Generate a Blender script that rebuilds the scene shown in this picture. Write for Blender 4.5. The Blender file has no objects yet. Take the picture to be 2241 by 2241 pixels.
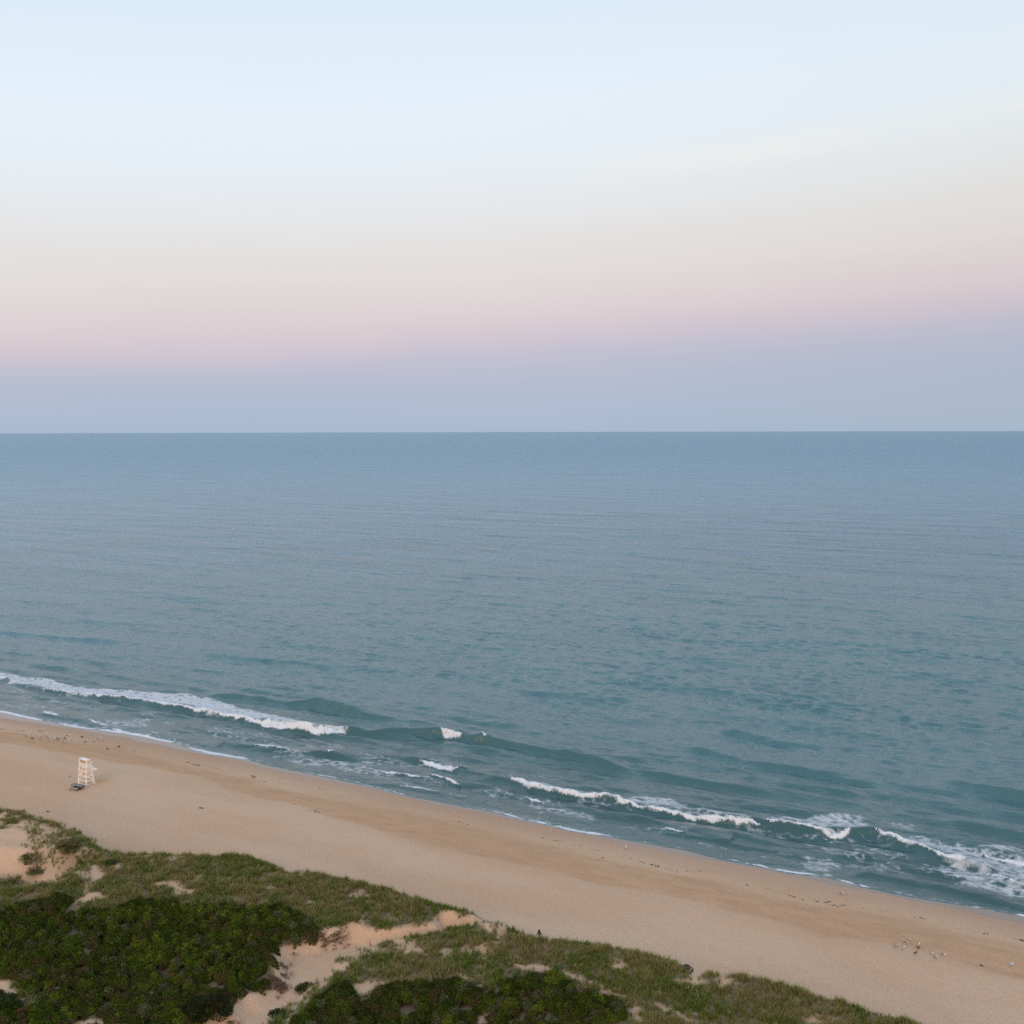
import bpy, math, random
import numpy as np
from mathutils import Vector, Matrix

random.seed(7)
RNG = np.random.default_rng(11)
scene = bpy.context.scene
COL = scene.collection

# ------------------------------------------------------------------ camera
CAM_H = 56.0
FOV = math.radians(50.0)
PITCH = math.radians(4.27)
ROLL = math.radians(0.13)
W = 2241.0
FPX = (W / 2) / math.tan(FOV / 2)
cam_data = bpy.data.cameras.new('camera')
cam_data.sensor_width = 36.0
cam_data.lens = 18.0 / math.tan(FOV / 2)
cam_data.clip_start = 0.5
cam_data.clip_end = 200000.0
cam = bpy.data.objects.new('camera', cam_data)
COL.objects.link(cam)
cam.location = (0, 0, CAM_H)
R_ = Matrix.Rotation(math.pi / 2 - PITCH, 4, 'X') @ Matrix.Rotation(-ROLL, 4, 'Z')
cam.rotation_euler = R_.to_euler()
scene.camera = cam
M3 = np.array(R_.to_3x3())

# ------------------------------------------------------------------ colour management
scene.view_settings.view_transform = 'Standard'
scene.view_settings.look = 'None'
scene.view_settings.exposure = 0.0
scene.view_settings.gamma = 1.0
scene.cycles.use_denoising = False        # keep the fine texture of sand and water


def srgb(r, g, b):
    def f(c):
        c = c / 255.0
        return c / 12.92 if c <= 0.04045 else ((c + 0.055) / 1.055) ** 2.4
    return (f(r), f(g), f(b), 1.0)


# ------------------------------------------------------------------ world: twilight sky opposite the set sun
world = bpy.data.worlds.new('World')
scene.world = world
world.use_nodes = True
nt = world.node_tree
for n in list(nt.nodes):
    nt.nodes.remove(n)


class NG:
    """tiny node helper"""
    def __init__(s, tree):
        s.t = tree

    def n(s, typ, **kw):
        nd = s.t.nodes.new(typ)
        for k, v in kw.items():
            setattr(nd, k, v)
        return nd

    def link(s, a, b):
        s.t.links.new(a, b)

    def val(s, sock, v):
        if isinstance(v, bpy.types.NodeSocket):
            s.link(v, sock)
        else:
            sock.default_value = v

    def math(s, op, a, b=0.0, c=0.0, clamp=False):
        nd = s.n('ShaderNodeMath', operation=op, use_clamp=clamp)
        s.val(nd.inputs[0], a); s.val(nd.inputs[1], b); s.val(nd.inputs[2], c)
        return nd.outputs[0]

    def mix(s, f, a, b, mode='MIX'):
        nd = s.n('ShaderNodeMix', data_type='RGBA', blend_type=mode)
        s.val(nd.inputs[0], f); s.val(nd.inputs[6], a); s.val(nd.inputs[7], b)
        return nd.outputs[2]

    def ramp(s, f, stops, interp='LINEAR'):
        nd = s.n('ShaderNodeValToRGB')
        cr = nd.color_ramp
        cr.interpolation = interp
        while len(cr.elements) < len(stops):
            cr.elements.new(0.5)
        for e, (p, c) in zip(cr.elements, stops):
            e.position = p
            e.color = c if len(c) == 4 else (*c, 1)
        s.val(nd.inputs[0], f)
        return nd.outputs[0]

    def smooth(s, x, lo, hi):
        nd = s.n('ShaderNodeMapRange', interpolation_type='SMOOTHSTEP')
        s.val(nd.inputs[0], x); s.val(nd.inputs[1], lo); s.val(nd.inputs[2], hi)
        return nd.outputs[0]

    def mapping(s, vec, scale, rot=(0, 0, 0), loc=(0, 0, 0)):
        nd = s.n('ShaderNodeMapping')
        s.val(nd.inputs[0], vec)
        nd.inputs[1].default_value = loc
        nd.inputs[2].default_value = rot
        nd.inputs[3].default_value = scale
        return nd.outputs[0]

    def noise(s, vec, scale, detail=4.0, rough=0.55, dist=0.0):
        nd = s.n('ShaderNodeTexNoise')
        s.val(nd.inputs['Vector'], vec)
        nd.inputs['Scale'].default_value = scale
        nd.inputs['Detail'].default_value = detail
        nd.inputs['Roughness'].default_value = rough
        nd.inputs['Distortion'].default_value = dist
        return nd.outputs[0]


g = NG(nt)
tc = g.n('ShaderNodeTexCoord')
sep = g.n('ShaderNodeSeparateXYZ')
g.link(tc.outputs['Generated'], sep.inputs[0])
elev = g.math('MULTIPLY', g.math('ARCSINE', sep.outputs[2]), 180 / math.pi)      # degrees
# the belt of Venus stands a little higher towards the right (east of the anti-solar point)
tilt = g.math('MULTIPLY', sep.outputs[0], -3.0)
tiltw = g.math('MULTIPLY', tilt, g.math('MULTIPLY', g.smooth(elev, 0.4, 4.0), g.smooth(sep.outputs[1], 0.0, 0.6)))
cir = g.noise(g.mapping(tc.outputs['Generated'], (1.6, 1.6, 6.0), rot=(0, math.radians(9), 0)), 3.0, 3.0, 0.5)
wob = g.math('MULTIPLY', g.math('SUBTRACT', cir, 0.5), 1.1)
el2 = g.math('ADD', g.math('ADD', elev, tiltw), wob)
t01 = g.math('DIVIDE', g.math('ADD', el2, 2.0), 32.0)


def st(e, r, gg, b):
    return ((e + 2.0) / 32.0, srgb(r, gg, b))


sky = g.ramp(t01, [
    st(-2, 162, 178, 200), st(0.0, 170, 187, 207), st(1.2, 176, 188, 209), st(2.2, 180, 189, 209), st(3.0, 186, 190, 209),
    st(3.8, 194, 193, 209), st(4.5, 206, 197, 209), st(5.4, 216, 204, 210), st(6.6, 222, 212, 214), st(8.0, 226, 220, 219),
    st(9.8, 228, 226, 225), st(11.6, 230, 233, 236), st(14.0, 230, 239, 246), st(17.0, 228, 240, 250), st(20.5, 221, 236, 249),
    st(30.0, 203, 225, 246)])
zen = g.smooth(elev, 26.0, 80.0)
sky = g.mix(zen, sky, (0.52, 0.68, 0.95, 1))
rt = g.math('MULTIPLY', g.smooth(sep.outputs[0], 0.0, 0.45), 0.35)
sky = g.mix(rt, sky, g.mix(1.0, sky, (0.90, 0.90, 0.87, 1), 'MULTIPLY'))
# faint cirrus streak on the right
tiltc = g.math('SUBTRACT', elev, g.math('ADD', 12.4, g.math('MULTIPLY', sep.outputs[0], 5.8)))
band = g.math('EXPONENT', g.math('MULTIPLY', g.math('MULTIPLY', tiltc, tiltc), -2.6))
cn = g.noise(g.mapping(tc.outputs['Generated'], (6, 6, 26.0), rot=(0, math.radians(13), 0)), 2.0, 5.0, 0.55)
cw = g.math('MULTIPLY', g.math('MULTIPLY', band, g.smooth(sep.outputs[0], -0.02, 0.14)), g.smooth(cn, 0.15, 0.7))
sky = g.mix(g.math('MULTIPLY', cw, 0.55), sky, srgb(240, 240, 236))
# side of the sky behind the camera: the afterglow where the sun has gone down
back = g.smooth(g.math('MULTIPLY', sep.outputs[1], -1.0), -0.05, 0.95)
glow = g.ramp(g.math('DIVIDE', elev, 90.0), [(0.0, (1.5, 0.86, 0.48)), (0.12, (1.45, 1.0, 0.68)),
                                              (0.35, (1.0, 0.92, 0.86)), (1.0, (0.50, 0.62, 0.86))])
sky = g.mix(g.math('MULTIPLY', back, 0.85), sky, glow)
bg = g.n('ShaderNodeBackground')
bg.inputs['Strength'].default_value = 1.0
g.link(sky, bg.inputs['Color'])
wo = g.n('ShaderNodeOutputWorld')
g.link(bg.outputs[0], wo.inputs[0])

# ------------------------------------------------------------------ the last warm light, low behind the camera, very soft
sun = bpy.data.lights.new('sun', 'SUN')
sun.energy = 1.1
sun.angle = math.radians(28)
sun.color = (1.0, 0.72, 0.50)
so = bpy.data.objects.new('sun', sun)
COL.objects.link(so)
sdir = Vector((-0.35, -1.0, 0.42)).normalized()          # direction TO the light
so.rotation_euler = sdir.to_track_quat('Z', 'Y').to_euler()


# ------------------------------------------------------------------ plan geometry
def ray(px, py):
    px = np.asarray(px, float); py = np.asarray(py, float)
    d = np.stack([(px - 1120.5) / FPX, (1120.5 - py) / FPX, -np.ones_like(px)], -1)
    return d @ M3.T


def at(px, py, z=0.0):
    """point of the plan (x, y) that lies at height z on the sight line through a point of the photograph"""
    d = ray(px, py)
    t = (z - CAM_H) / d[..., 2]
    return np.stack([d[..., 0] * t, d[..., 1] * t], -1)


SHORE_PX = np.array([(0, 1574), (95, 1589), (174, 1599), (248, 1616), (373, 1638), (500, 1663), (593, 1686), (717, 1710),
                     (811, 1730), (935, 1758), (1068, 1783), (1186, 1808), (1310, 1836), (1466, 1870), (1615, 1897),
                     (1807, 1936), (1960, 1964), (2113, 1995), (2241, 2028)], float)
P0 = at(0, 1574); P1 = at(2241, 2028)
ex = (P1 - P0) / np.linalg.norm(P1 - P0)              # along the shore, towards the right
ey = np.array([-ex[1], ex[0]])                        # out to sea
ANG = math.atan2(ex[1], ex[0])


def to_uv(p):
    p = np.asarray(p, float)
    return p @ ex, p @ ey


def to_xy(u, v):
    return u * ex[0] + v * ey[0], u * ex[1] + v * ey[1]


def pxuv(pts, z=0.0):
    a = np.array(pts, float)
    u, v = to_uv(at(a[:, 0], a[:, 1], z))
    return u, v


su, sv = pxuv(SHORE_PX)


def ext_interp(u, xs, ys):
    return np.interp(u, xs, ys)


def shore(u):
    return np.interp(u, su, sv)


FOAM_PX = [(0, 1558), (41, 1568), (103, 1580), (166, 1592), (248, 1602), (300, 1610), (373, 1626), (414, 1638), (455, 1649),
           (538, 1662), (584, 1675), (674, 1693), (748, 1708), (811, 1722), (873, 1738), (966, 1757), (1071, 1776),
           (1155, 1796), (1248, 1818), (1342, 1833), (1404, 1845), (1497, 1861), (1577, 1881), (1653, 1895), (1730, 1912),
           (1807, 1921), (1883, 1941), (1960, 1957), (2075, 1977), (2152, 1990), (2241, 2007)]
fu, fv = pxuv(FOAM_PX)


def foam_edge(u):
    return np.interp(u, fu, fv)


# ---- numpy noise
def _hash(ix, iy, seed):
    h = (ix * 374761393 + iy * 668265263 + seed * 974711) & 0xFFFFFFFF
    h = ((h ^ (h >> 13)) * 1274126177) & 0xFFFFFFFF
    h = (h ^ (h >> 16)) & 0xFFFFFF
    return h / float(0xFFFFFF)


def vnoise(x, y, seed=0):
    x0 = np.floor(x).astype(np.int64); y0 = np.floor(y).astype(np.int64)
    fx = x - x0; fy = y - y0
    fx = fx * fx * (3 - 2 * fx); fy = fy * fy * (3 - 2 * fy)
    a = _hash(x0, y0, seed); b = _hash(x0 + 1, y0, seed); c = _hash(x0, y0 + 1, seed); d = _hash(x0 + 1, y0 + 1, seed)
    return (a * (1 - fx) + b * fx) * (1 - fy) + (c * (1 - fx) + d * fx) * fy


def fbm(x, y, seed=0, octaves=4, gain=0.5):
    s = 0.0; a = 1.0; tot = 0.0
    for k in range(octaves):
        s = s + a * vnoise(x * 2 ** k + 17.3 * k, y * 2 ** k - 9.1 * k, seed + k)
        tot += a; a *= gain
    return s / tot


def sstep(x, lo, hi):
    t = np.clip((x - lo) / (hi - lo), 0, 1)
    return t * t * (3 - 2 * t)


def seg_dist(u, v, xs, ys, closed=False):
    """distance from points to a polyline, and arc parameter (index) of the nearest point"""
    best = np.full(u.shape, 1e18); par = np.zeros(u.shape)
    n = len(xs)
    for i in range(n if closed else n - 1):
        ax, ay = xs[i], ys[i]; bx, by = xs[(i + 1) % n], ys[(i + 1) % n]
        dx, dy = bx - ax, by - ay
        L = dx * dx + dy * dy + 1e-12
        t = np.clip(((u - ax) * dx + (v - ay) * dy) / L, 0, 1)
        d = (u - ax - t * dx) ** 2 + (v - ay - t * dy) ** 2
        m = d < best
        best = np.where(m, d, best); par = np.where(m, i + t, par)
    return np.sqrt(best), par


def poly_sd(u, v, xs, ys):
    """signed distance to a polygon, positive inside"""
    ins = np.zeros(u.shape, bool)
    n = len(xs)
    j = n - 1
    for i in range(n):
        c = ((ys[i] > v) != (ys[j] > v)) & (u < (xs[j] - xs[i]) * (v - ys[i]) / (ys[j] - ys[i] + 1e-12) + xs[i])
        ins ^= c
        j = i
    d, _ = seg_dist(u, v, xs, ys, True)
    return np.where(ins, d, -d)


# ---- dune bodies (plan outlines of their crests, z about 4.6)
ZD = 4.6
MOUND = pxuv([(-500, 1690), (-100, 1760), (0, 1774), (50, 1777), (130, 1800), (200, 1836), (248, 1868), (225, 1882), (120, 1888),
              (40, 1880), (-60, 1868), (-500, 1800)], ZD)
DUNE = pxuv([(130, 1925), (160, 1903), (200, 1892), (255, 1870), (300, 1868), (400, 1869), (470, 1873), (540, 1875), (600, 1893),
             (640, 1908), (665, 1903), (692, 1907), (760, 1920), (860, 1945), (960, 1975), (1090, 2006), (1120, 2020),
             (1146, 2037), (1110, 2034), (1060, 2040), (1300, 2062), (1480, 2095), (1512, 2122), (1530, 2128), (1548, 2120), (1600, 2130),
             (1660, 2140), (1740, 2163), (1810, 2185), (1830, 2180), (1900, 2203), (2035, 2243), (2300, 2330), (3200, 2700), (3000, 3400), (-900, 3400),
             (-900, 1900), (-200, 1925), (0, 1955), (60, 1950)], ZD)
PATH = pxuv([(1180, 2036), (1109, 2024), (1063, 2018), (1035, 2027), (1004, 2021), (966, 2020), (957, 2041), (880, 2050), (824, 2053),
             (774, 2042), (740, 2054), (693, 2064), (634, 2077), (609, 2090), (606, 2120), (612, 2154), (593, 2167),
             (558, 2195), (520, 2206), (509, 2227), (458, 2236), (400, 2270), (200, 2500), (420, 2500), (585, 2241),
             (619, 2210), (659, 2192), (678, 2165), (712, 2154), (728, 2117), (761, 2095), (786, 2083), (817, 2076), (839, 2066),
             (898, 2062), (957, 2053), (1035, 2038), (1100, 2039), (1180, 2046)], 3.6)


def height_raw(u, v):
    d = shore(u) - v
    dF = foam_edge(u) - shore(u)
    z = np.interp(d, [-400, -60, -12, -2, 3, 12, 19, 26, 45, 90, 500], [-9, -4, -1.1, 0.0, 0.5, 1.45, 1.95, 2.02, 2.3, 2.7, 3.2])
    z = z + 0.115 * (dF - 2.0) * np.exp(-(d / 16.0) ** 2)
    z = z + 0.16 * (fbm(u / 14, v / 7, 3, 3) - 0.5) * sstep(d, 6, 22)
    m = d > 24
    if np.any(m):
        uu = u[m]; vv = v[m]
        zz = z[m].copy()
        s1 = poly_sd(uu, vv, *MOUND)
        hum = fbm(uu / 5.0, vv / 5.0, 21, 4)
        zz += 2.7 * sstep(s1, -1.8, 2.2) * (0.8 + 0.45 * hum)
        s2 = poly_sd(uu, vv, *DUNE)
        hum2 = fbm(uu / 9.0, vv / 9.0, 31, 4)
        front = np.exp(-np.maximum(s2, 0) / 7.0)
        zz += sstep(s2, -2.2, 1.6) * (1.75 + 1.05 * front + 1.3 * (hum2 - 0.35))
        sp = poly_sd(uu, vv, *PATH)
        floor = np.interp(d[m], [20, 45, 80, 110], [2.3, 2.9, 3.6, 4.0]) + 0.25 * (fbm(uu / 2.2, vv / 2.2, 5, 3) - 0.5)
        k = sstep(sp, -0.7, 1.0)
        zz = zz * (1 - k) + np.minimum(zz, floor) * k
        z[m] = zz
    return z


def spaced(a, b, step):
    return list(np.arange(a, b, step))


def geo(a, b, s0, gmul=1.12):
    out = []; x = a; s = s0
    sign = 1 if b > a else -1
    while (b - x) * sign > 0:
        x += sign * s; s *= gmul
        out.append(x)
    return out


U0, U1 = su[0], su[-1]
us = np.array(sorted(geo(U0 - 25, U0 - 1500, 0.5) + spaced(U0 - 25, U1 + 22, 0.34) + geo(U1 + 22, U1 + 1500, 0.5)))
ds = np.array(sorted([-60, -40, -25, -16] + spaced(-10, 4, 0.2) + spaced(4, 96, 0.30) + geo(96, 900, 0.5)))
UU, DD = np.meshgrid(us, ds, indexing='ij')
VV = shore(UU) - DD
HZ = height_raw(UU.ravel(), VV.ravel()).reshape(UU.shape)


def grid_lookup(F, u, v):
    d = shore(u) - v
    iu = np.interp(u, us, np.arange(len(us))); idd = np.interp(d, ds, np.arange(len(ds)))
    i0 = np.clip(np.floor(iu).astype(int), 0, len(us) - 2); j0 = np.clip(np.floor(idd).astype(int), 0, len(ds) - 2)
    a = iu - i0; b = idd - j0
    return (F[i0, j0] * (1 - a) * (1 - b) + F[i0 + 1, j0] * a * (1 - b) + F[i0, j0 + 1] * (1 - a) * b + F[i0 + 1, j0 + 1] * a * b)


def ground_z(u, v):
    return grid_lookup(HZ, np.asarray(u, float), np.asarray(v, float))


def ground_px(pts, dz=0.0):
    """photograph points -> plan points on the modelled terrain"""
    a = np.array(pts, float)
    z = np.full(len(a), 3.0)
    for _ in range(14):
        u, v = to_uv(at(a[:, 0], a[:, 1], z + dz))
        z = 0.5 * z + 0.5 * ground_z(u, v)
    return u, v


def proj(x, y, z):
    """only used to skip scattering plants far outside the view"""
    q = np.stack([x, y, z - CAM_H + 0 * x], -1) @ M3
    w = -q[..., 2]
    return 1120.5 + FPX * q[..., 0] / w, 1120.5 - FPX * q[..., 1] / w


# ------------------------------------------------------------------ plant cover maps
G = lambda pts: ground_px(pts)
GS_ = lambda pts: ground_px(pts, 1.25)
GS2_ = lambda pts: ground_px(pts, 0.80)
SHRUB = [
    GS_([(-500, 1990), (-120, 1985), (0, 1967), (25, 1962), (62, 1950), (85, 1952), (95, 1944), (130, 1937), (165, 1948), (186, 1955), (180, 1966), (165, 1974),
       (225, 1972), (262, 1960), (300, 1952), (345, 1946), (384, 1946), (400, 1956), (440, 1962), (480, 1958), (560, 1962),
       (620, 1968), (660, 1982), (685, 2000), (700, 2030), (693, 2052), (670, 2062), (632, 2072), (612, 2086), (598, 2110), (592, 2145),
       (570, 2155), (525, 2165), (480, 2176), (470, 2196), (440, 2215), (400, 2230), (340, 2290), (250, 2420), (-900, 2500)]),
    GS2_([(560, 2300), (600, 2245), (640, 2225), (672, 2200), (680, 2175), (700, 2162), (718, 2158), (728, 2135), (742, 2127), (760, 2145),
       (785, 2165), (802, 2176), (820, 2160), (850, 2145), (905, 2140), (980, 2128), (1050, 2140), (1052, 2165), (1045, 2190),
       (1050, 2215), (1072, 2245), (1050, 2330), (560, 2400)]),
    GS2_([(1058, 2172), (1066, 2150), (1100, 2135), (1140, 2126), (1180, 2120), (1215, 2120), (1240, 2130), (1280, 2145),
       (1300, 2160), (1325, 2168), (1350, 2175), (1378, 2188), (1388, 2205), (1385, 2222), (1350, 2235), (1250, 2245), (1270, 2330),
       (1110, 2330), (1080, 2235), (1062, 2205)]),
]
SHRUB_HOLES = [G([(-60, 2130), (0, 2148), (20, 2143), (30, 2158), (40, 2180), (85, 2190), (84, 2205), (55, 2208), (28, 2200), (20, 2185), (0, 2180), (-60, 2185)]),
               G([(155, 2262), (165, 2238), (195, 2230), (232, 2227), (238, 2262)]),
               G([(318, 2182), (335, 2168), (340, 2160), (350, 2164), (346, 2175), (325, 2190)])]
BARE = [G([(245, 1895), (258, 1890), (265, 1903), (250, 1907)]), G([(318, 1875), (330, 1876), (336, 1893), (326, 1890)]),
        G([(195, 1900), (215, 1902), (218, 1914), (200, 1908)]),
        G([(330, 1940), (355, 1926), (385, 1928), (400, 1940), (432, 1950), (400, 1952), (385, 1964), (382, 1945), (355, 1940)]),
        G([(165, 1974), (185, 1958), (215, 1952), (232, 1966), (200, 1975)]),
        G([(640, 1912), (652, 1910), (675, 1912), (685, 1925), (660, 1933), (645, 1925)]),
        G([(770, 2162), (780, 2155), (830, 2147), (848, 2150), (820, 2165), (805, 2178), (790, 2170)]),
        G([(988, 2136), (1010, 2130), (1030, 2140), (1010, 2144)]),
        G([(1128, 2112), (1180, 2115), (1196, 2118), (1160, 2124), (1135, 2120)]),
        G([(1215, 2120), (1245, 2125), (1330, 2165), (1370, 2182), (1400, 2190), (1392, 2197), (1350, 2180), (1280, 2150)]),
        G([(1390, 2195), (1405, 2205), (1403, 2235), (1392, 2235)]),
        G([(1430, 2198), (1460, 2208), (1520, 2235), (1500, 2238), (1440, 2210)]),
        G([(1512, 2130), (1535, 2126), (1538, 2155), (1515, 2165), (1508, 2150)]),
        G([(1265, 2245), (1280, 2232), (1330, 2230), (1350, 2245)]),
        G([(897, 2080), (912, 2084), (945, 2094), (935, 2097), (900, 2088)]),
        G([(1042, 2160), (1055, 2150), (1062, 2175), (1058, 2200), (1072, 2225), (1062, 2228), (1046, 2195)]),
        G([(1080, 2050), (1105, 2052), (1110, 2060), (1085, 2062)]),
        G([(1590, 2148), (1600, 2160), (1575, 2165)]), G([(1810, 2190), (1822, 2184), (1826, 2198), (1812, 2200)])]
# sandy ground that carries only scattered tufts
SPARSE = [G([(-500, 1680), (-100, 1755), (0, 1772), (60, 1776), (130, 1798), (200, 1835), (250, 1868), (225, 1880), (120, 1886), (40, 1884), (-500, 1870)]),
          G([(-500, 1905), (0, 1905), (60, 1890), (92, 1898), (85, 1925), (140, 1908), (185, 1898), (235, 1905), (235, 1960),
             (190, 1955), (120, 1937), (60, 1952), (0, 1965), (-500, 1990)]),
          G([(800, 2050), (815, 2046), (960, 2018), (1040, 2024), (1100, 2016), (1146, 2036), (1175, 2046), (1060, 2052), (1000, 2040), (830, 2056)]),
          G([(560, 2300), (600, 2240), (640, 2200), (700, 2150), (728, 2110), (790, 2080), (830, 2066), (900, 2064), (950, 2098), (890, 2090),
             (790, 2095), (760, 2130), (745, 2128), (715, 2160), (685, 2170), (670, 2200), (640, 2230), (600, 2300)]),
          G([(380, 2262), (430, 2240), (500, 2205), (500, 2182), (585, 2160), (604, 2140), (600, 2100), (620, 2080), (720, 2056), (720, 2066),
             (640, 2080), (616, 2100), (618, 2154), (590, 2180), (540, 2215), (500, 2260)])]
MOUNDBARE = G([(-500, 1790), (0, 1812), (45, 1820), (60, 1840), (50, 1862), (40, 1880), (60, 1900), (0, 1912), (-500, 1905)])
PATHG = PATH

mask_reg = (DD > 22) & (DD < 110) & (UU > U0 - 60) & (UU < U1 + 40)
mu, mv = UU[mask_reg], VV[mask_reg]
warpu = mu + 1.3 * (fbm(mu / 1.7, mv / 1.7, 61, 3) - 0.5); warpv = mv + 1.3 * (fbm(mu / 1.7, mv / 1.7, 71, 3) - 0.5)
shr = np.full(mu.shape, -99.0)
for P in SHRUB:
    shr = np.maximum(shr, poly_sd(warpu, warpv, *P))
for P in SHRUB_HOLES:
    shr = np.minimum(shr, -poly_sd(warpu, warpv, *P))
bare = np.full(mu.shape, -99.0)
for P in BARE + SHRUB_HOLES:
    bare = np.maximum(bare, poly_sd(warpu, warpv, *P))
spr = np.full(mu.shape, -99.0)
for P in SPARSE:
    spr = np.maximum(spr, poly_sd(warpu, warpv, *P))
dn = poly_sd(mu, mv, *DUNE)
pth = poly_sd(mu + 0.6 * (warpu - mu), mv + 0.6 * (warpv - mv), *PATHG)
mb = poly_sd(warpu, warpv, *MOUNDBARE)
grass = sstep(dn, -0.9, 0.6)
patchn = fbm(mu / 3.2, mv / 2.4, 91, 4)
tuftn = fbm(mu / 1.1, mv / 1.1, 97, 2)
grass = grass * (1 - 0.75 * sstep(patchn, 0.60, 0.74))
sparse = sstep(spr, -0.2, 0.8) * (0.22 + 0.6 * sstep(patchn, 0.40, 0.60)) * sstep(tuftn, 0.28, 0.52)
mnd = poly_sd(mu, mv, *MOUND)
front = np.exp(-((mnd - 0.6) / 1.6) ** 2)
in_sparse = sstep(spr, -0.2, 0.6)
grass = grass * (1 - in_sparse) + sparse
grass = np.maximum(grass, 0.75 * front * (mnd > -1.2) * sstep(mv, np.mean(MOUND[1]) - 6, np.mean(MOUND[1]) + 1))
grass = np.maximum(grass, 0.10 * np.exp(-((dn + 1.2) / 1.3) ** 2) * sstep(tuftn, 0.4, 0.6))
grass *= 1 - sstep(mb, -0.8, 0.4)
grass *= 1 - 0.95 * sstep(bare, -0.5, 0.3)
grass *= 1 - sstep(pth, -0.75, -0.15)
grass *= 1 - sstep(shr, -0.1, 0.5)
F_grass = np.zeros(UU.shape); F_grass[mask_reg] = grass
F_shr = np.full(UU.shape, -99.0); F_shr[mask_reg] = np.minimum(shr, -pth)

# beach zones
WRACK_PX = [(0, 1597), (60, 1600), (130, 1612), (180, 1617), (240, 1625), (300, 1643), (400, 1668), (430, 1672), (545, 1697), (560, 1712), (640, 1725),
            (700, 1740), (850, 1760), (1000, 1797), (1185, 1835), (1240, 1848), (1300, 1866), (1400, 1888), (1460, 1905),
            (1560, 1912), (1640, 1938), (1720, 1958), (1760, 1968), (1830, 1975), (1900, 1983), (2000, 2005), (2150, 2042), (2241, 2057)]
DRY_PX = [(0, 1622), (150, 1640), (300, 1668), (420, 1690), (560, 1735), (650, 1757), (720, 1785), (780, 1800), (900, 1830), (1000, 1858), (1130, 1885), (1300, 1925),
          (1500, 1965), (1700, 2010), (1800, 2040), (1960, 2065), (2060, 2095), (2241, 2140)]
wu, wv = pxuv(WRACK_PX, 1.6)
du_, dv_ = pxuv(DRY_PX, 2.1)
wn = fbm(UU / 7, VV / 2.5, 41, 4) - 0.5
VW = np.interp(UU, wu, wv) + 2.2 * wn
VD = np.interp(UU, du_, dv_) + 3.0 * wn
band = sstep(VV, VD - 0.8, VD + 0.8) * (1 - 0.75 * sstep(VV, VW - 0.8, VW + 0.8)) * sstep(DD, -1, 3)
wet = 1 - sstep(DD + 1.6 * (fbm(UU / 5.0, VV * 0, 43, 3) - 0.5), -0.25, 0.15)
damp = 1 - sstep(DD, 0.3, 6.0)

# ------------------------------------------------------------------ mesh helpers
def new_obj(name, me, mat=None, parent=None):
    o = bpy.data.objects.new(name, me)
    COL.objects.link(o)
    if mat is not None:
        me.materials.append(mat)
    if parent is not None:
        o.parent = parent
    return o


def mesh_np(name, verts, faces, smooth=True):
    """verts (n,3), faces (m,k) constant k"""
    me = bpy.data.meshes.new(name)
    verts = np.ascontiguousarray(verts, dtype=np.float32)
    faces = np.ascontiguousarray(faces, dtype=np.int32)
    k = faces.shape[1]
    me.vertices.add(len(verts)); me.vertices.foreach_set('co', verts.ravel())
    me.loops.add(faces.size); me.loops.foreach_set('vertex_index', faces.ravel())
    me.polygons.add(len(faces))
    me.polygons.foreach_set('loop_start', np.arange(0, faces.size, k, dtype=np.int32))
    try:
        me.polygons.foreach_set('loop_total', np.full(len(faces), k, dtype=np.int32))
    except Exception:
        pass
    me.polygons.foreach_set('use_smooth', np.full(len(faces), smooth))
    me.update(calc_edges=True)
    return me


def col_attr(me, name, arr):
    a = me.color_attributes.new(name, 'FLOAT_COLOR', 'POINT')
    out = np.ones((len(me.vertices), 4), np.float32)
    out[:, :arr.shape[1]] = arr
    a.data.foreach_set('color', out.ravel())


def grid_faces(nx, ny):
    i = np.arange(nx - 1)[:, None]; j = np.arange(ny - 1)[None, :]
    a = i * ny + j
    return np.stack([a, a + ny, a + ny + 1, a + 1], -1).reshape(-1, 4)


def tag(o, label=None, cat=None, group=None, kind=None):
    if label: o['label'] = label
    if cat: o['category'] = cat
    if group: o['group'] = group
    if kind: o['kind'] = kind
    return o


def mat_new(name):
    m = bpy.data.materials.new(name)
    m.use_nodes = True
    t = m.node_tree
    for n in list(t.nodes):
        t.nodes.remove(n)
    gg = NG(t)
    b = gg.n('ShaderNodeBsdfPrincipled')
    o = gg.n('ShaderNodeOutputMaterial')
    gg.link(b.outputs[0], o.inputs[0])
    return m, gg, b, o


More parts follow.
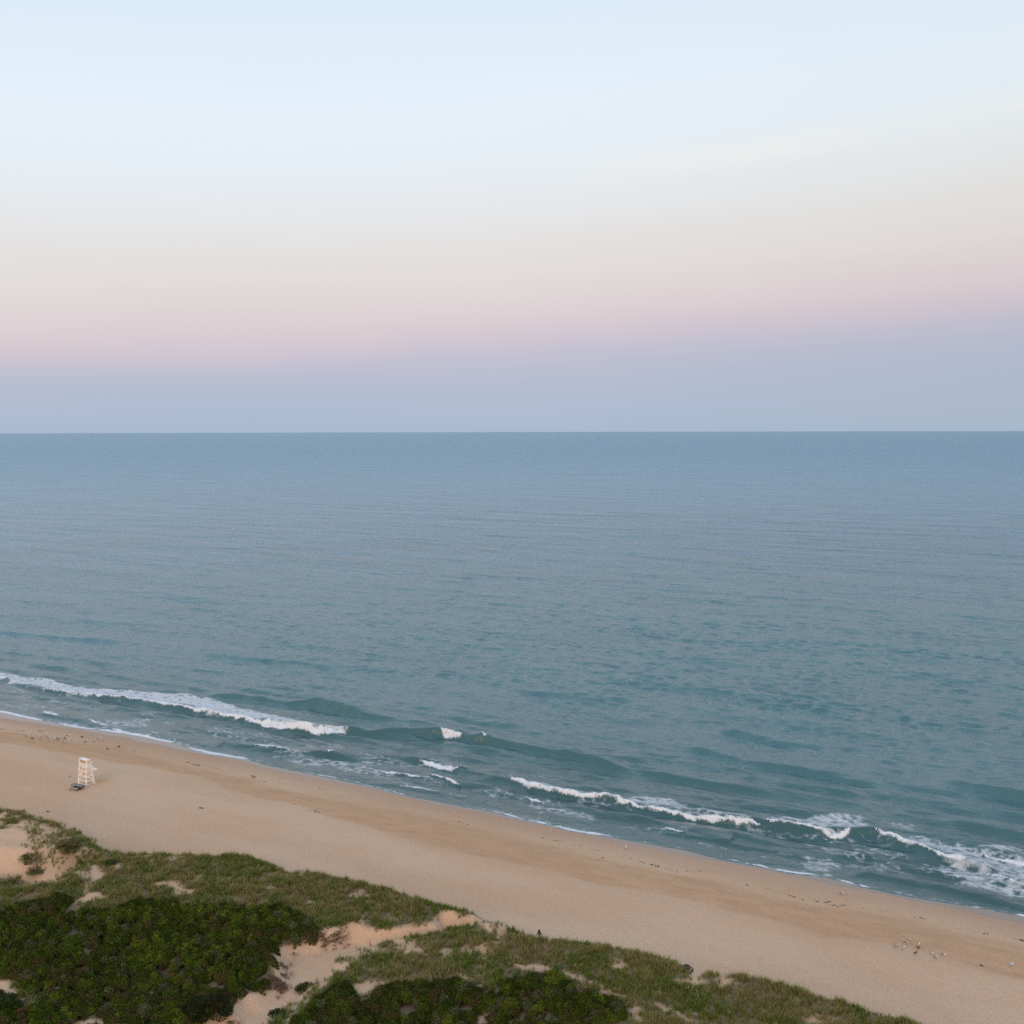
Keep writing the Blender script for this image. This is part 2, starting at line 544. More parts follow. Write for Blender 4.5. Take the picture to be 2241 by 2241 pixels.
# ------------------------------------------------------------------ sand
def make_sand():
    m, g, b, o = mat_new('sand')
    at1 = g.n('ShaderNodeAttribute', attribute_name='zone')
    at2 = g.n('ShaderNodeAttribute', attribute_name='zone2')
    s1 = g.n('ShaderNodeSeparateColor'); g.link(at1.outputs[0], s1.inputs[0])
    s2 = g.n('ShaderNodeSeparateColor'); g.link(at2.outputs[0], s2.inputs[0])
    wetf, bandf, vegf = s1.outputs
    dampf, slopef, digf = s2.outputs
    geo_ = g.n('ShaderNodeNewGeometry')
    P = g.mapping(geo_.outputs['Position'], (1, 1, 1), rot=(0, 0, -ANG))
    big = g.noise(g.mapping(P, (0.03, 0.10, 0.1)), 1.0, 5, 0.55)
    mid = g.noise(g.mapping(P, (0.25, 0.7, 0.5)), 1.0, 5, 0.6)
    fine = g.noise(g.mapping(P, (1.3, 0.75, 1)), 3.6, 4, 0.8)
    grain = g.noise(g.mapping(P, (1.3, 0.7, 1)), 8.0, 2, 0.8)
    dry = g.mix(g.smooth(big, 0.35, 0.65), (0.525, 0.348, 0.226, 1), (0.572, 0.400, 0.273, 1))
    orange = g.mix(g.smooth(mid, 0.3, 0.7), (0.51, 0.312, 0.180, 1), (0.455, 0.280, 0.165, 1))
    c = g.mix(g.math('MULTIPLY', bandf, g.math('ADD', 0.42, g.math('MULTIPLY', mid, 0.8)), clamp=True), dry, orange)
    c = g.mix(g.math('MULTIPLY', slopef, 0.35), c, (0.54, 0.395, 0.285, 1))
    c = g.mix(g.math('MULTIPLY', digf, 0.75), c, (0.45, 0.285, 0.15, 1))
    c = g.mix(g.math('MULTIPLY', dampf, 0.55), c, (0.37, 0.255, 0.19, 1))
    var = g.math('ADD', 0.40, g.math('ADD', g.math('MULTIPLY', fine, 0.62), g.math('MULTIPLY', grain, 0.60)))
    cc = g.n('ShaderNodeCombineColor')
    for i in range(3): g.link(var, cc.inputs[i])
    c = g.mix(1.0, c, cc.outputs[0], 'MULTIPLY')
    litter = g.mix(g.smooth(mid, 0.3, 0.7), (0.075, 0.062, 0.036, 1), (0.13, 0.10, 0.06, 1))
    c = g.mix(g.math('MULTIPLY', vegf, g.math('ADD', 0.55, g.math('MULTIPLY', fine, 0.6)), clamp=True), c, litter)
    c = g.mix(wetf, c, (0.17, 0.125, 0.105, 1))
    g.link(c, b.inputs['Base Color'])
    g.link(g.math('SUBTRACT', 0.95, g.math('MULTIPLY', wetf, 0.80)), b.inputs['Roughness'])
    g.link(g.math('ADD', 0.12, g.math('MULTIPLY', wetf, 0.5)), b.inputs['Specular IOR Level'])
    bmp = g.n('ShaderNodeBump')
    bmp.inputs['Distance'].default_value = 0.12
    g.link(g.math('SUBTRACT', 0.75, g.math('MULTIPLY', wetf, 0.74)), bmp.inputs['Strength'])
    foot = g.noise(P, 2.2, 5, 0.65)
    g.link(g.math('ADD', g.math('MULTIPLY', foot, 0.8), g.math('MULTIPLY', fine, 0.6)), bmp.inputs['Height'])
    g.link(bmp.outputs[0], b.inputs['Normal'])
    return m


X, Y = to_xy(UU, VV)
terr = mesh_np('sand_ground', np.stack([X.ravel(), Y.ravel(), HZ.ravel()], -1), grid_faces(*UU.shape)[:, ::-1])
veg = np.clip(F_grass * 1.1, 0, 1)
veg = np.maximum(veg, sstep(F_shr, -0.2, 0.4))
gu_, gd_ = np.gradient(HZ, axis=0) / np.maximum(np.gradient(us)[:, None], 0.01), np.gradient(HZ, axis=1) / np.maximum(np.gradient(ds)[None, :], 0.01)
slope = np.where(DD > 25, sstep(np.hypot(gu_, gd_), 0.25, 0.7), 0)
du0, dv0 = ground_px([(217, 1709)])
dig = np.exp(-(((UU - du0[0]) / 1.6) ** 2 + ((VV - dv0[0]) / 1.5) ** 2))
HZd = HZ + 0.18 * np.exp(-(((UU - du0[0]) / 1.1) ** 2 + ((VV - dv0[0]) / 1.1) ** 2))
col_attr(terr, 'zone', np.stack([wet.ravel(), band.ravel(), veg.ravel()], -1))
col_attr(terr, 'zone2', np.stack([damp.ravel(), slope.ravel(), dig.ravel()], -1))
M_SAND = make_sand()
tag(new_obj('sand_beach', terr, M_SAND), kind='structure')

# ------------------------------------------------------------------ sea
PXR = 1098.0
rs = [70.0]
while rs[-1] < 30000:
    r = rs[-1]
    rs.append(r + max(0.24, 0.40 * r * r / (CAM_H * PXR)))
rs = np.array(rs)
az = np.radians(np.array(sorted(spaced(-30, 30, 0.062) + geo(-30, -75, 0.1, 1.15) + geo(30, 75, 0.1, 1.15))))
AZ, RR = np.meshgrid(az, rs, indexing='ij')
XX = RR * np.sin(AZ); YY = RR * np.cos(AZ)
SU = XX * ex[0] + YY * ex[1]; SV = XX * ey[0] + YY * ey[1]
off = SV - foam_edge(SU)                       # metres out from the water's edge
faces = grid_faces(*AZ.shape)
keepv = (off > -1.6).ravel()
fk = keepv[faces].any(1)
faces = faces[fk]
used = np.zeros(AZ.size, bool); used[faces.ravel()] = True
remap = np.cumsum(used) - 1
faces = remap[faces]
su_ = SU.ravel()[used]; sv_ = SV.ravel()[used]; r_ = RR.ravel()[used]; off_ = off.ravel()[used]
drr = np.maximum(0.24, 0.40 * r_ * r_ / (CAM_H * PXR))

eta = np.zeros(su_.shape)
depthf = sstep(off_, 4, 90)
NC = 72
bandmod = np.zeros(su_.shape)
chop = np.zeros(su_.shape)
for i in range(NC):
    lam = 2.0 * (30.0 / 2.0) ** (i / (NC - 1)) * RNG.uniform(0.9, 1.1)
    th = RNG.normal(0, 0.50 if lam < 3.5 else 0.36 if lam < 9 else 0.2) + (0.10 if lam < 9 else 0.03)
    k = 2 * math.pi / lam
    c_ = (0.052 if lam < 3.5 else 0.036 if lam < 5 else 0.018 if lam < 7 else 0.012 if lam < 14 else 0.010) * RNG.uniform(0.7, 1.2)
    amp = c_ / k
    ph = RNG.uniform(0, 2 * math.pi)
    warp = 0.0
    if lam > 7:
        warp = 4.0 * (vnoise(su_ / 40.0, sv_ / 60.0, 300 + i) - 0.5)
    phase = k * (sv_ * math.cos(th) + su_ * math.sin(th) + warp) + ph
    w = np.sin(phase)
    w = w + 0.22 * np.cos(2 * phase)
    fade = 1 - sstep(drr * 3.0 / lam, 0.55, 1.0)
    if lam > 10:
        eta += amp * w * fade * depthf
    else:
        chop += amp * w * fade * (0.40 + 0.60 * depthf)
grp = 0.45 + 1.1 * fbm(su_ / 55, sv_ / 38, 210, 3)
eta *= grp
chop *= 0.35 + 1.3 * fbm(su_ / 16, sv_ / 9, 212, 4)

# breaking and shoaling crests, traced in plan: (photo x, photo y, height in m)
CRESTS = [
    ([(-300, 1445, .3), (0, 1486, .35), (90, 1506, .35), (250, 1527, .5), (410, 1551, .7), (530, 1573, .85), (680, 1597, .95), (760, 1598, .95), (800, 1601, .6),
      (870, 1600, .5), (920, 1602, 1.15), (970, 1606, 1.25), (1060, 1617, 1.25), (1200, 1645, 1.1), (1300, 1664, .85), (1345, 1678, .5), (1400, 1684, .42),
      (1500, 1702, .45), (1600, 1719, .4), (1680, 1730, .2), (1760, 1742, 0)], 0.5),
    ([(540, 1524, 0), (575, 1529, .5), (630, 1537, .35), (700, 1537, .85), (740, 1547, .9), (790, 1562, .8), (850, 1570, .5), (910, 1576, .3), (1000, 1590, 0)], 0.5),
    ([(420, 1515, 0), (480, 1519, .4), (540, 1523, .4), (580, 1530, 0)], .4),
    ([(880, 1652, 0), (922, 1660, .5), (980, 1676, .6), (1030, 1686, .5), (1080, 1698, .5), (1118, 1705, .6), (1160, 1720, .6), (1220, 1736, .6),
      (1320, 1746, .6), (1380, 1758, .5), (1450, 1773, .5), (1600, 1793, .55), (1664, 1799, .6), (1740, 1813, .6), (1800, 1822, .7),
      (1855, 1823, .9), (1885, 1822, 1.0), (1912, 1825, 1.0), (1960, 1842, .8), (1990, 1849, .6), (2050, 1869, .5), (2115, 1889, .6),
      (2150, 1896, .55), (2200, 1915, .3), (2260, 1935, .3)], 0.3),
    ([(2090, 1845, 0), (2130, 1852, .3), (2155, 1864, .6), (2200, 1872, .7), (2241, 1883, .7), (2400, 1910, .6)], 0.4),
    ([(80, 1556, .15), (100, 1562, .4), (130, 1567, .3), (180, 1574, .35), (200, 1583, .4), (245, 1594, .5), (275, 1600, .4), (340, 1606, .4), (400, 1617, .35), (470, 1633, .15)], 0.2),
    ([(490, 1622, .1), (540, 1630, .3), (580, 1638, .35), (640, 1643, .3), (700, 1645, .55), (735, 1650, .45), (780, 1660, 0)], 0.2),
    ([(520, 1662, .05), (640, 1682, .2), (700, 1698, .15), (820, 1712, .2), (870, 1716, .25), (960, 1732, .2), (1060, 1752, .1)], 0.15),
    ([(1440, 1814, 0), (1460, 1818, .3), (1500, 1823, .3), (1600, 1835, .2)], .2),
    ([(1820, 1868, 0), (1850, 1871, .35), (1900, 1874, .3), (1930, 1880, 0)], .3),
    ([(1850, 1910, 0), (1900, 1907, .35), (1980, 1925, .4), (2060, 1940, .45), (2150, 1962, .5), (2241, 1985, .5), (2400, 2020, .5)], .3),
    # shoaling swell further out
    ([(0, 1340, 0), (90, 1348, .35), (250, 1362, .4), (440, 1368, .4), (600, 1380, .3), (720, 1392, 0)], 1.2),
    ([(-100, 1370, .3), (0, 1381, .35), (120, 1392, .35), (250, 1402, .4), (330, 1410, 0)], 1.2),
    ([(460, 1428, 0), (520, 1437, .35), (680, 1452, .35), (900, 1470, .25), (960, 1480, 0)], 1.0),
    ([(200, 1224, 0), (320, 1233, .6), (520, 1243, .5), (700, 1258, .4), (760, 1263, 0)], 1.5),
    ([(500, 1268, 0), (600, 1274, .6), (700, 1276, 0)], 1.5),
    ([(1280, 1368, 0), (1320, 1371, .7), (1420, 1380, .6), (1480, 1386, 0)], 1.2),
    ([(1600, 1392, 0), (1700, 1398, .7), (1890, 1407, .8), (2000, 1422, .9), (2080, 1424, .8), (2241, 1438, .8), (2400, 1450, 0)], 1.2),
    ([(1300, 1480, .3), (1400, 1485, .8), (1480, 1497, .7), (1600, 1515, .5), (1700, 1522, .9), (1790, 1540, .9), (1830, 1556, .3), (1900, 1568, 0)], 1.0),
    ([(1900, 1552, 0), (1960, 1555, .7), (2000, 1572, .8), (2100, 1585, .5), (2241, 1606, .5)], 1.0),
    ([(1300, 1560, .3), (1350, 1568, .5), (1450, 1578, 0)], .8),
    ([(1450, 1620, 0), (1540, 1640, .5), (1640, 1665, .5), (1800, 1690, .6), (1900, 1712, .4), (1980, 1735, 0)], .7),
    ([(1560, 1595, 0), (1620, 1600, .6), (1700, 1622, .5), (1800, 1630, 0)], .7),
    ([(2050, 1700, 0), (2140, 1720, .7), (2241, 1742, .8), (2400, 1770, .5)], .6),
    ([(900, 1450, 0), (1040, 1452, .5), (1120, 1458, .4), (1200, 1470, 0)], 1.0),
    ([(1080, 1500, 0), (1180, 1515, .5), (1300, 1520, .4), (1400, 1540, 0)], .9),
]
cm = off_ < 700
cu, cv = su_[cm], sv_[cm]
add = np.zeros(cu.shape)
bm = np.zeros(cu.shape)
for pts, rough in CRESTS:
    a = np.array(pts, float)
    xu, xv = pxuv(a[:, :2], 0.3)
    o_ = np.argsort(xu)
    xu, xv, am = xu[o_], xv[o_], a[o_, 2]
    inside = (cu > xu[0]) & (cu < xu[-1])
    vc = np.interp(cu, xu, xv) + rough * 1.2 * (fbm(cu / 5.0, cv * 0 + rough * 9, 400, 3) - 0.5)
    A = np.interp(cu, xu, am) * (0.8 + 0.4 * vnoise(cu / 3.0, cv * 0, 410))
    far = sstep(off_[cm], 45, 110)
    t = cv - vc
    wb = 2.6 + 3.5 * far; wf = 0.78 + 2.4 * far
    s = np.where(t > 0, np.exp(-(t / wb) ** 2), np.exp(-(t / wf) ** 2)) - 0.25 * np.exp(-((t + 2.9 * wf) / (2.2 * wf)) ** 2)
    add += np.where(inside, A * s * (1.2 - 1.06 * far), 0)
    bm[...] = np.maximum(bm, np.where(inside, 0.6 * A * far * np.exp(-((t + wf) / (1.6 * wf)) ** 2), 0))
eta[cm] += add
bandmod[cm] = bm
eta += chop * (1 + 1.3 * bandmod)
near = sstep(off_, 2, 7) * (1 - sstep(off_, 30, 60))
for i in range(14):                                   # short surf wavelets running in over the bar
    lam = 3.0 + 6.0 * i / 13; k = 2 * math.pi / lam
    phase = k * (sv_ + su_ * RNG.normal(0.02, 0.12) + 2.2 * (vnoise(su_ / 14, sv_ / 14, 350 + i) - 0.5)) + RNG.uniform(0, 6.3)
    eta += near * 0.060 / k * (np.sin(phase) + 0.3 * np.cos(2 * phase)) * (0.4 + 1.2 * vnoise(su_ / 9, sv_ / 6, 370 + i))
eta *= sstep(off_, -1.0, 6.0) * 0.97 + 0.03
eta += 0.02 * (fbm(su_ / 1.5, sv_ / 1.0, 5, 2) - 0.5) * (off_ < 30)

# ---- foam: density for the lacy patches, and the bright rolling fronts
foam = np.zeros(su_.shape); crest = np.zeros(su_.shape)
fm = off_ < 130
fu_, fv_ = su_[fm], sv_[fm]
LACE = [
    ([(-200, 1450), (0, 1470), (70, 1479), (130, 1488), (200, 1503), (300, 1508), (400, 1514), (480, 1528), (560, 1556), (640, 1570), (700, 1582), (765, 1597), (740, 1605), (680, 1602), (600, 1592),
      (530, 1576), (460, 1568), (410, 1553), (330, 1540), (250, 1528), (150, 1521), (90, 1508), (40, 1498), (0, 1490), (-200, 1470)], 0.86, 1.0),
    ([(300, 1566), (350, 1570), (330, 1590), (270, 1600), (200, 1592), (220, 1580)], .50, 1.2),
    ([(110, 1560), (150, 1566), (240, 1575), (200, 1582), (120, 1572)], .3, 1.0),
    ([(545, 1625), (580, 1617), (640, 1628), (690, 1640), (700, 1650), (640, 1650), (560, 1636)], .60, 1.0),
    ([(640, 1655), (720, 1655), (800, 1670), (900, 1688), (960, 1696), (860, 1700), (760, 1690), (690, 1675), (600, 1668)], .60, 1.2),
    ([(400, 1640), (520, 1652), (640, 1680), (560, 1676), (440, 1652)], .50, 1.0),
    ([(1130, 1702), (1200, 1716), (1250, 1725), (1300, 1742), (1340, 1752), (1220, 1740), (1150, 1722)], .70, 1.0),
    ([(1330, 1746), (1400, 1738), (1450, 1734), (1500, 1752), (1570, 1768), (1620, 1785), (1660, 1798), (1600, 1797), (1500, 1783), (1400, 1764)], .72, 1.0),
    ([(1670, 1797), (1720, 1785), (1780, 1775), (1850, 1780), (1900, 1784), (1925, 1800), (1910, 1815), (1860, 1826), (1800, 1824), (1740, 1812)], .72, 1.0),
    ([(1915, 1784), (1960, 1795), (2020, 1805), (2030, 1815), (2000, 1825), (1960, 1815)], .62, 1.2),
    ([(1930, 1835), (2000, 1820), (2060, 1835), (2120, 1850), (2160, 1865), (2241, 1885), (2400, 1900), (2400, 2010), (2241, 1975), (2150, 1955), (2070, 1930),
      (2000, 1905), (2030, 1885), (2080, 1882), (2000, 1858)], .70, 1.4),
    ([(1115, 1742), (1200, 1755), (1320, 1775), (1310, 1800), (1240, 1790), (1130, 1762)], .50, 1.4),
    ([(1440, 1806), (1500, 1806), (1560, 1815), (1500, 1826)], .45, 1.0),
    ([(1000, 1720), (1060, 1722), (1100, 1735), (1060, 1740)], .35, 1.0),
    ([(1730, 1880), (1800, 1868), (1860, 1890), (1840, 1910), (1760, 1905)], .50, 1.2),
    ([(1600, 1875), (1700, 1890), (1850, 1925), (1960, 1950), (1830, 1930), (1700, 1902)], .38, .8),
    ([(0, 1552), (150, 1578), (380, 1618), (440, 1640), (300, 1615), (150, 1592), (0, 1566)], .60, .8),
    ([(2130, 1855), (2180, 1850), (2241, 1868), (2400, 1890), (2400, 1900), (2241, 1886), (2160, 1868)], .72, 1.0),
]
for pts, dens, soft in LACE:
    pu, pv = pxuv(pts, 0.15)
    sel = (fu_ > pu.min() - 4) & (fu_ < pu.max() + 4) & (fv_ > pv.min() - 4) & (fv_ < pv.max() + 4)
    a, b_ = fu_[sel], fv_[sel]
    wu2 = a + 4.5 * (fbm(a / 4.0, b_ / 2.2, 501, 4) - 0.5); wv2 = b_ + 3.2 * (fbm(a / 4.0, b_ / 2.2, 511, 4) - 0.5)
    sd = poly_sd(wu2, wv2, pu, pv)
    val = (dens + (0.12 if dens < 0.6 else 0.02)) * sstep(sd, -1.0 * soft, 1.4 * soft)
    tmp = np.zeros(fu_.shape); tmp[sel] = val
    cur = foam[fm]; foam[fm] = np.maximum(cur, tmp)
FRONT = [   # (photo x, photo y, half-width m)
    [(-100, 1470, .35), (0, 1484, .6), (60, 1488, .5), (70, 1489, .1)],
    [(112, 1490, .2), (125, 1495, .7), (145, 1498, .5), (160, 1500, .1)],
    [(265, 1508, .1), (285, 1511, .4), (305, 1512, .1)],
    [(90, 1507, .25), (250, 1527, .3), (330, 1537, .35), (410, 1552, .45), (455, 1561, .5), (530, 1574, .7), (600, 1590, .7), (660, 1596, .8), (685, 1600, 1.0), (730, 1603, 1.0), (762, 1598, .4)],
    [(966, 1607, .6), (985, 1611, 1.1), (1004, 1612, .9), (1012, 1612, .3)],
    [(1052, 1617, .2), (1060, 1618, .5), (1068, 1618, .2)],
    [(95, 1556, .2), (105, 1561, .5), (125, 1565, .4), (130, 1566, .1)],
    [(195, 1575, .15), (215, 1583, .35), (240, 1589, .2)],
    [(245, 1593, .3), (255, 1596, .7), (272, 1598, .4)],
    [(334, 1600, .15), (342, 1602, .4), (352, 1603, .1)],
    [(553, 1631, .2), (570, 1634, .4), (600, 1638, .2), (640, 1645, .2)],
    [(717, 1646, .15), (722, 1647, .4), (728, 1647, .1)],
    [(822, 1684, .1), (850, 1688, .3), (880, 1692, .2), (884, 1692, .25), (915, 1697, .3), (940, 1699, .1)],
    [(921, 1662, .3), (940, 1669, .6), (965, 1678, .9), (990, 1683, .8), (1003, 1680, .2)],
    [(1005, 1677, .1), (1015, 1680, .25), (1025, 1682, .1)],
    [(942, 1693, .15), (960, 1699, .3), (985, 1708, .25), (1008, 1716, .1)],
    [(876, 1716, .1), (900, 1720, .25), (930, 1724, .2), (952, 1729, .25), (962, 1730, .1)],
    [(1118, 1706, .2), (1128, 1710, .6), (1160, 1721, .6), (1200, 1732, .5), (1260, 1742, .5), (1315, 1747, .5), (1320, 1746, .4), (1350, 1753, .5), (1370, 1759, .4), (1400, 1765, .2),
     (1450, 1773, .3), (1500, 1783, .4), (1600, 1795, .45), (1655, 1803, .5), (1664, 1803, .1)],
    [(1668, 1799, .2), (1700, 1806, .35), (1760, 1815, .45), (1800, 1823, .6), (1830, 1829, .9), (1855, 1827, .8), (1860, 1824, .3)],
    [(1905, 1824, .2), (1930, 1833, .35), (1960, 1841, .6), (1985, 1848, .6), (2010, 1856, .25), (2060, 1874, .25), (2095, 1885, .4), (2115, 1890, .3)],
    [(2150, 1863, .3), (2165, 1873, .6), (2200, 1878, .6), (2241, 1889, .6), (2400, 1920, .6)],
    [(2150, 1903, .1), (2200, 1925, .25), (2241, 1937, .3)],
    [(1145, 1742, .15), (1170, 1750, .3), (1190, 1756, .1)], [(1448, 1808, .1), (1470, 1815, .3), (1500, 1820, .15)],
]
for pts in FRONT:
    a = np.array(pts, float)
    pu, pv = pxuv(a[:, :2], 0.3)
    sel = (fu_ > pu.min() - 3) & (fu_ < pu.max() + 3) & (fv_ > pv.min() - 4) & (fv_ < pv.max() + 4)
    a1, b1 = fu_[sel], fv_[sel]
    b1 = b1 + 1.0 * (fbm(a1 / 1.6, b1 / 1.6, 611, 3) - 0.5)
    d, par = seg_dist(a1, b1, pu, pv)
    cumL = np.concatenate([[0], np.cumsum(np.hypot(np.diff(pu), np.diff(pv)))])
    sL = np.interp(par, np.arange(len(a)), cumL)
    tap = sstep(sL, -0.3, 2.2) * sstep(cumL[-1] - sL, -0.3, 2.2)
    hw = np.interp(par, np.arange(len(a)), a[:, 2]) * (0.15 + 1.05 * fbm(a1 / 1.6, b1 / 0.9, 601, 3)) * (0.25 + 0.75 * tap)
    tr = b1 - np.interp(a1, pu[np.argsort(pu)], pv[np.argsort(pu)])
    wdt = 1.0 + 3.2 * np.interp(par, np.arange(len(a)), a[:, 2])
    trail = (0.74 - 0.34 * np.clip(tr / wdt, 0, 1)) * sstep(tr, -0.7, 0.1) * (1 - sstep(tr, wdt * 0.45, wdt)) * tap * (d < wdt)
    tmp2 = np.zeros(fu_.shape); tmp2[sel] = trail
    foam[fm] = np.maximum(foam[fm], tmp2)
    val = 1 - sstep(d, hw * 0.55, hw * 1.15 + 0.12)
    tmp = np.zeros(fu_.shape); tmp[sel] = val
    crest[fm] = np.maximum(crest[fm], tmp)
# white lip of the swash along the water's edge
lipw = 0.12 + 0.42 * sstep(fbm(su_ / 9, su_ * 0, 77, 3), 0.36, 0.60)
LX = np.interp(su_, fu, np.array([p[0] for p in FOAM_PX], float))
lipk = np.interp(LX, [0, 500, 600, 1000, 1080, 1300, 1420, 1650, 1720, 2241], [1, 1, .45, .35, .8, .7, .3, .35, .9, .9])
lipw = lipk * (0.08 + 0.60 * sstep(fbm(su_ / 7, su_ * 0, 77, 4), 0.26, 0.62))
lip = (1 - sstep(np.abs(off_ - 0.25 - 0.4 * vnoise(su_ / 1.2, sv_ / 1.2, 78)), lipw * 0.4, lipw * 1.0 + 0.1)) * np.clip(lipw * 3.0, 0, 1)
crest = np.maximum(crest, np.where(off_ < 3, lip, 0))
foam = np.maximum(foam, (0.42 + 0.3 * fbm(su_ / 12, su_ * 0 + 3, 79, 3)) * (0.5 + 0.5 * lipk) * (1 - sstep(off_, 0.5, 1.5 + 3.0 * lipk)) * (off_ > -2))
foam = np.maximum(foam, 0.54 * sstep(fbm(su_ / 7, sv_ / 2.2, 88, 4), 0.47, 0.64) * sstep(off_, 1, 4) * (1 - sstep(off_, 12, 30)))
eta += crest * sstep(off_, 3, 8) * (0.18 + 0.30 * fbm(su_ / 0.9, sv_ / 0.9, 702, 2))
xs_, ys_ = to_xy(su_, sv_)
sea = mesh_np('sea', np.stack([xs_, ys_, eta], -1), faces[:, ::-1])
shal = 1 - sstep(off_, 0, 60)
col_attr(sea, 'foam', np.stack([foam, crest, shal], -1))


def make_water():
    m, g, b, o = mat_new('sea_water')
    at1 = g.n('ShaderNodeAttribute', attribute_name='foam')
    s1 = g.n('ShaderNodeSeparateColor'); g.link(at1.outputs[0], s1.inputs[0])
    fd, cr, sh = s1.outputs
    geo_ = g.n('ShaderNodeNewGeometry')
    P = g.mapping(geo_.outputs['Position'], (1, 1, 1), rot=(0, 0, -ANG))
    Pf = g.mapping(geo_.outputs['Position'], (1, 1, 0), rot=(0, 0, -ANG))
    # chop, elongated along the crests
    Pc = g.mapping(P, (0.55, 1.0, 0.3), rot=(0, 0, 0.22))
    n1 = g.noise(Pc, 0.42, 3, 0.55, 0.3)
    n2 = g.noise(g.mapping(P, (0.6, 1.0, 0.3), rot=(0, 0, -0.3)), 1.1, 4, 0.6, 0.3)
    n3 = g.noise(P, 3.2, 3, 0.6)
    n4 = g.noise(g.mapping(P, (0.5, 1.0, 0.3)), 0.16, 2, 0.5, 0.2)
    h = g.math('ADD', g.math('ADD', g.math('MULTIPLY', n1, 1.5), g.math('MULTIPLY', n2, 0.75)), g.math('MULTIPLY', n3, 0.34))
    h = g.math('ADD', h, g.math('MULTIPLY', n4, 1.6))
    dist = g.n('ShaderNodeVectorMath', operation='LENGTH'); g.link(geo_.outputs['Position'], dist.inputs[0])
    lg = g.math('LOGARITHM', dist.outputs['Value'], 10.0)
    n5 = g.noise(g.mapping(P, (0.30, 1.0, 0.3), rot=(0, 0, 0.10)), 0.050, 5, 0.72, 0.3)
    n6 = g.noise(g.mapping(P, (0.25, 1.0, 0.3)), 0.012, 4, 0.7, 0.2)
    h = g.math('ADD', h, g.math('MULTIPLY', g.math('MULTIPLY', n5, 17.0), g.smooth(lg, 2.35, 2.85)))
    h = g.math('ADD', h, g.math('MULTIPLY', g.math('MULTIPLY', n6, 60.0), g.smooth(lg, 2.9, 3.4)))
    bmp = g.n('ShaderNodeBump')
    g.link(g.math('SUBTRACT', 1.0, g.math('MULTIPLY', sh, 0.5)), bmp.inputs['Strength'])
    bmp.inputs['Distance'].default_value = 0.36
    g.link(h, bmp.inputs['Height'])
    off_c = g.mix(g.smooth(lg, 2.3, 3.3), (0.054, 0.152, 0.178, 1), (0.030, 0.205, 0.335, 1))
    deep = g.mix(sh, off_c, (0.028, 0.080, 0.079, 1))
    pn = g.noise(g.mapping(P, (0.012, 0.03, 0.1)), 1.0, 4, 0.5)
    deep = g.mix(g.math('MULTIPLY', g.smooth(pn, 0.4, 0.65), 0.30), deep, (0.030, 0.120, 0.140, 1))
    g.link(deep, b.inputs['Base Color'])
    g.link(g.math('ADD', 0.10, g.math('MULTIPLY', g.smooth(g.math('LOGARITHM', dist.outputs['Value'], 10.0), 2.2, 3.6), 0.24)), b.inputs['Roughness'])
    b.inputs['IOR'].default_value = 1.50
    g.link(bmp.outputs[0], b.inputs['Normal'])
    # lace
    wz = g.n('ShaderNodeTexNoise'); wz.inputs['Scale'].default_value = 0.7; wz.inputs['Detail'].default_value = 3
    g.link(Pf, wz.inputs['Vector'])
    wv_ = g.n('ShaderNodeVectorMath', operation='MULTIPLY_ADD')
    g.link(wz.outputs['Color'], wv_.inputs[0]); wv_.inputs[1].default_value = (1.6, 1.2, 0); g.link(Pf, wv_.inputs[2])
    vor = g.n('ShaderNodeTexVoronoi', feature='DISTANCE_TO_EDGE')
    vor.inputs['Scale'].default_value = 0.85
    g.link(g.mapping(wv_.outputs[0], (0.62, 1.0, 1.0)), vor.inputs['Vector'])
    web = g.math('SUBTRACT', 1.0, g.smooth(vor.outputs[0], 0.0, 0.42))
    fn = g.noise(g.mapping(Pf, (0.6, 1.0, 1)), 1.3, 6, 0.68, 0.5)
    fx = g.noise(g.mapping(Pf, (0.7, 1.0, 1)), 5.0, 3, 0.6)
    lace = g.math('ADD', g.math('ADD', g.math('MULTIPLY', web, 0.20), g.math('MULTIPLY', fn, 0.70)), g.math('MULTIPLY', fx, 0.22))
    thr = g.math('SUBTRACT', 0.90, g.math('MULTIPLY', fd, 0.62))
    fmask = g.smooth(lace, thr, g.math('ADD', thr, 0.30))
    fmask = g.math('MULTIPLY', fmask, g.smooth(fd, 0.02, 0.2))
    crn = g.smooth(g.math('ADD', cr, g.math('ADD', g.math('MULTIPLY', g.math('SUBTRACT', fx, 0.5), 1.2), g.math('MULTIPLY', g.math('SUBTRACT', fn, 0.5), 2.0))), 0.25, 1.0)
    crn = g.math('MULTIPLY', crn, g.smooth(cr, 0.02, 0.12))
    mask = g.math('MAXIMUM', g.math('MULTIPLY', fmask, 0.72), crn)
    fo = g.n('ShaderNodeBsdfPrincipled')
    fo.inputs['Base Color'].default_value = (0.70, 0.74, 0.80, 1)
    fo.inputs['Roughness'].default_value = 0.8
    fo.inputs['Specular IOR Level'].default_value = 0.2
    bm2 = g.n('ShaderNodeBump'); bm2.inputs['Distance'].default_value = 0.25; bm2.inputs['Strength'].default_value = 0.6
    g.link(g.math('ADD', fn, g.math('MULTIPLY', fx, 0.5)), bm2.inputs['Height'])
    g.link(bm2.outputs[0], fo.inputs['Normal'])
    mx = g.n('ShaderNodeMixShader')
    g.link(mask, mx.inputs[0]); g.link(b.outputs[0], mx.inputs[1]); g.link(fo.outputs[0], mx.inputs[2])
    g.link(mx.outputs[0], o.inputs[0])
    return m


tag(new_obj('sea', sea, make_water()), kind='structure')
# ------------------------------------------------------------------ plants
def in_view(u, v, z, m=140):
    x, y = to_xy(u, v)
    px, py = proj(x, y, z)
    return (px > -m) & (px < W + m) & (py < W + 160)


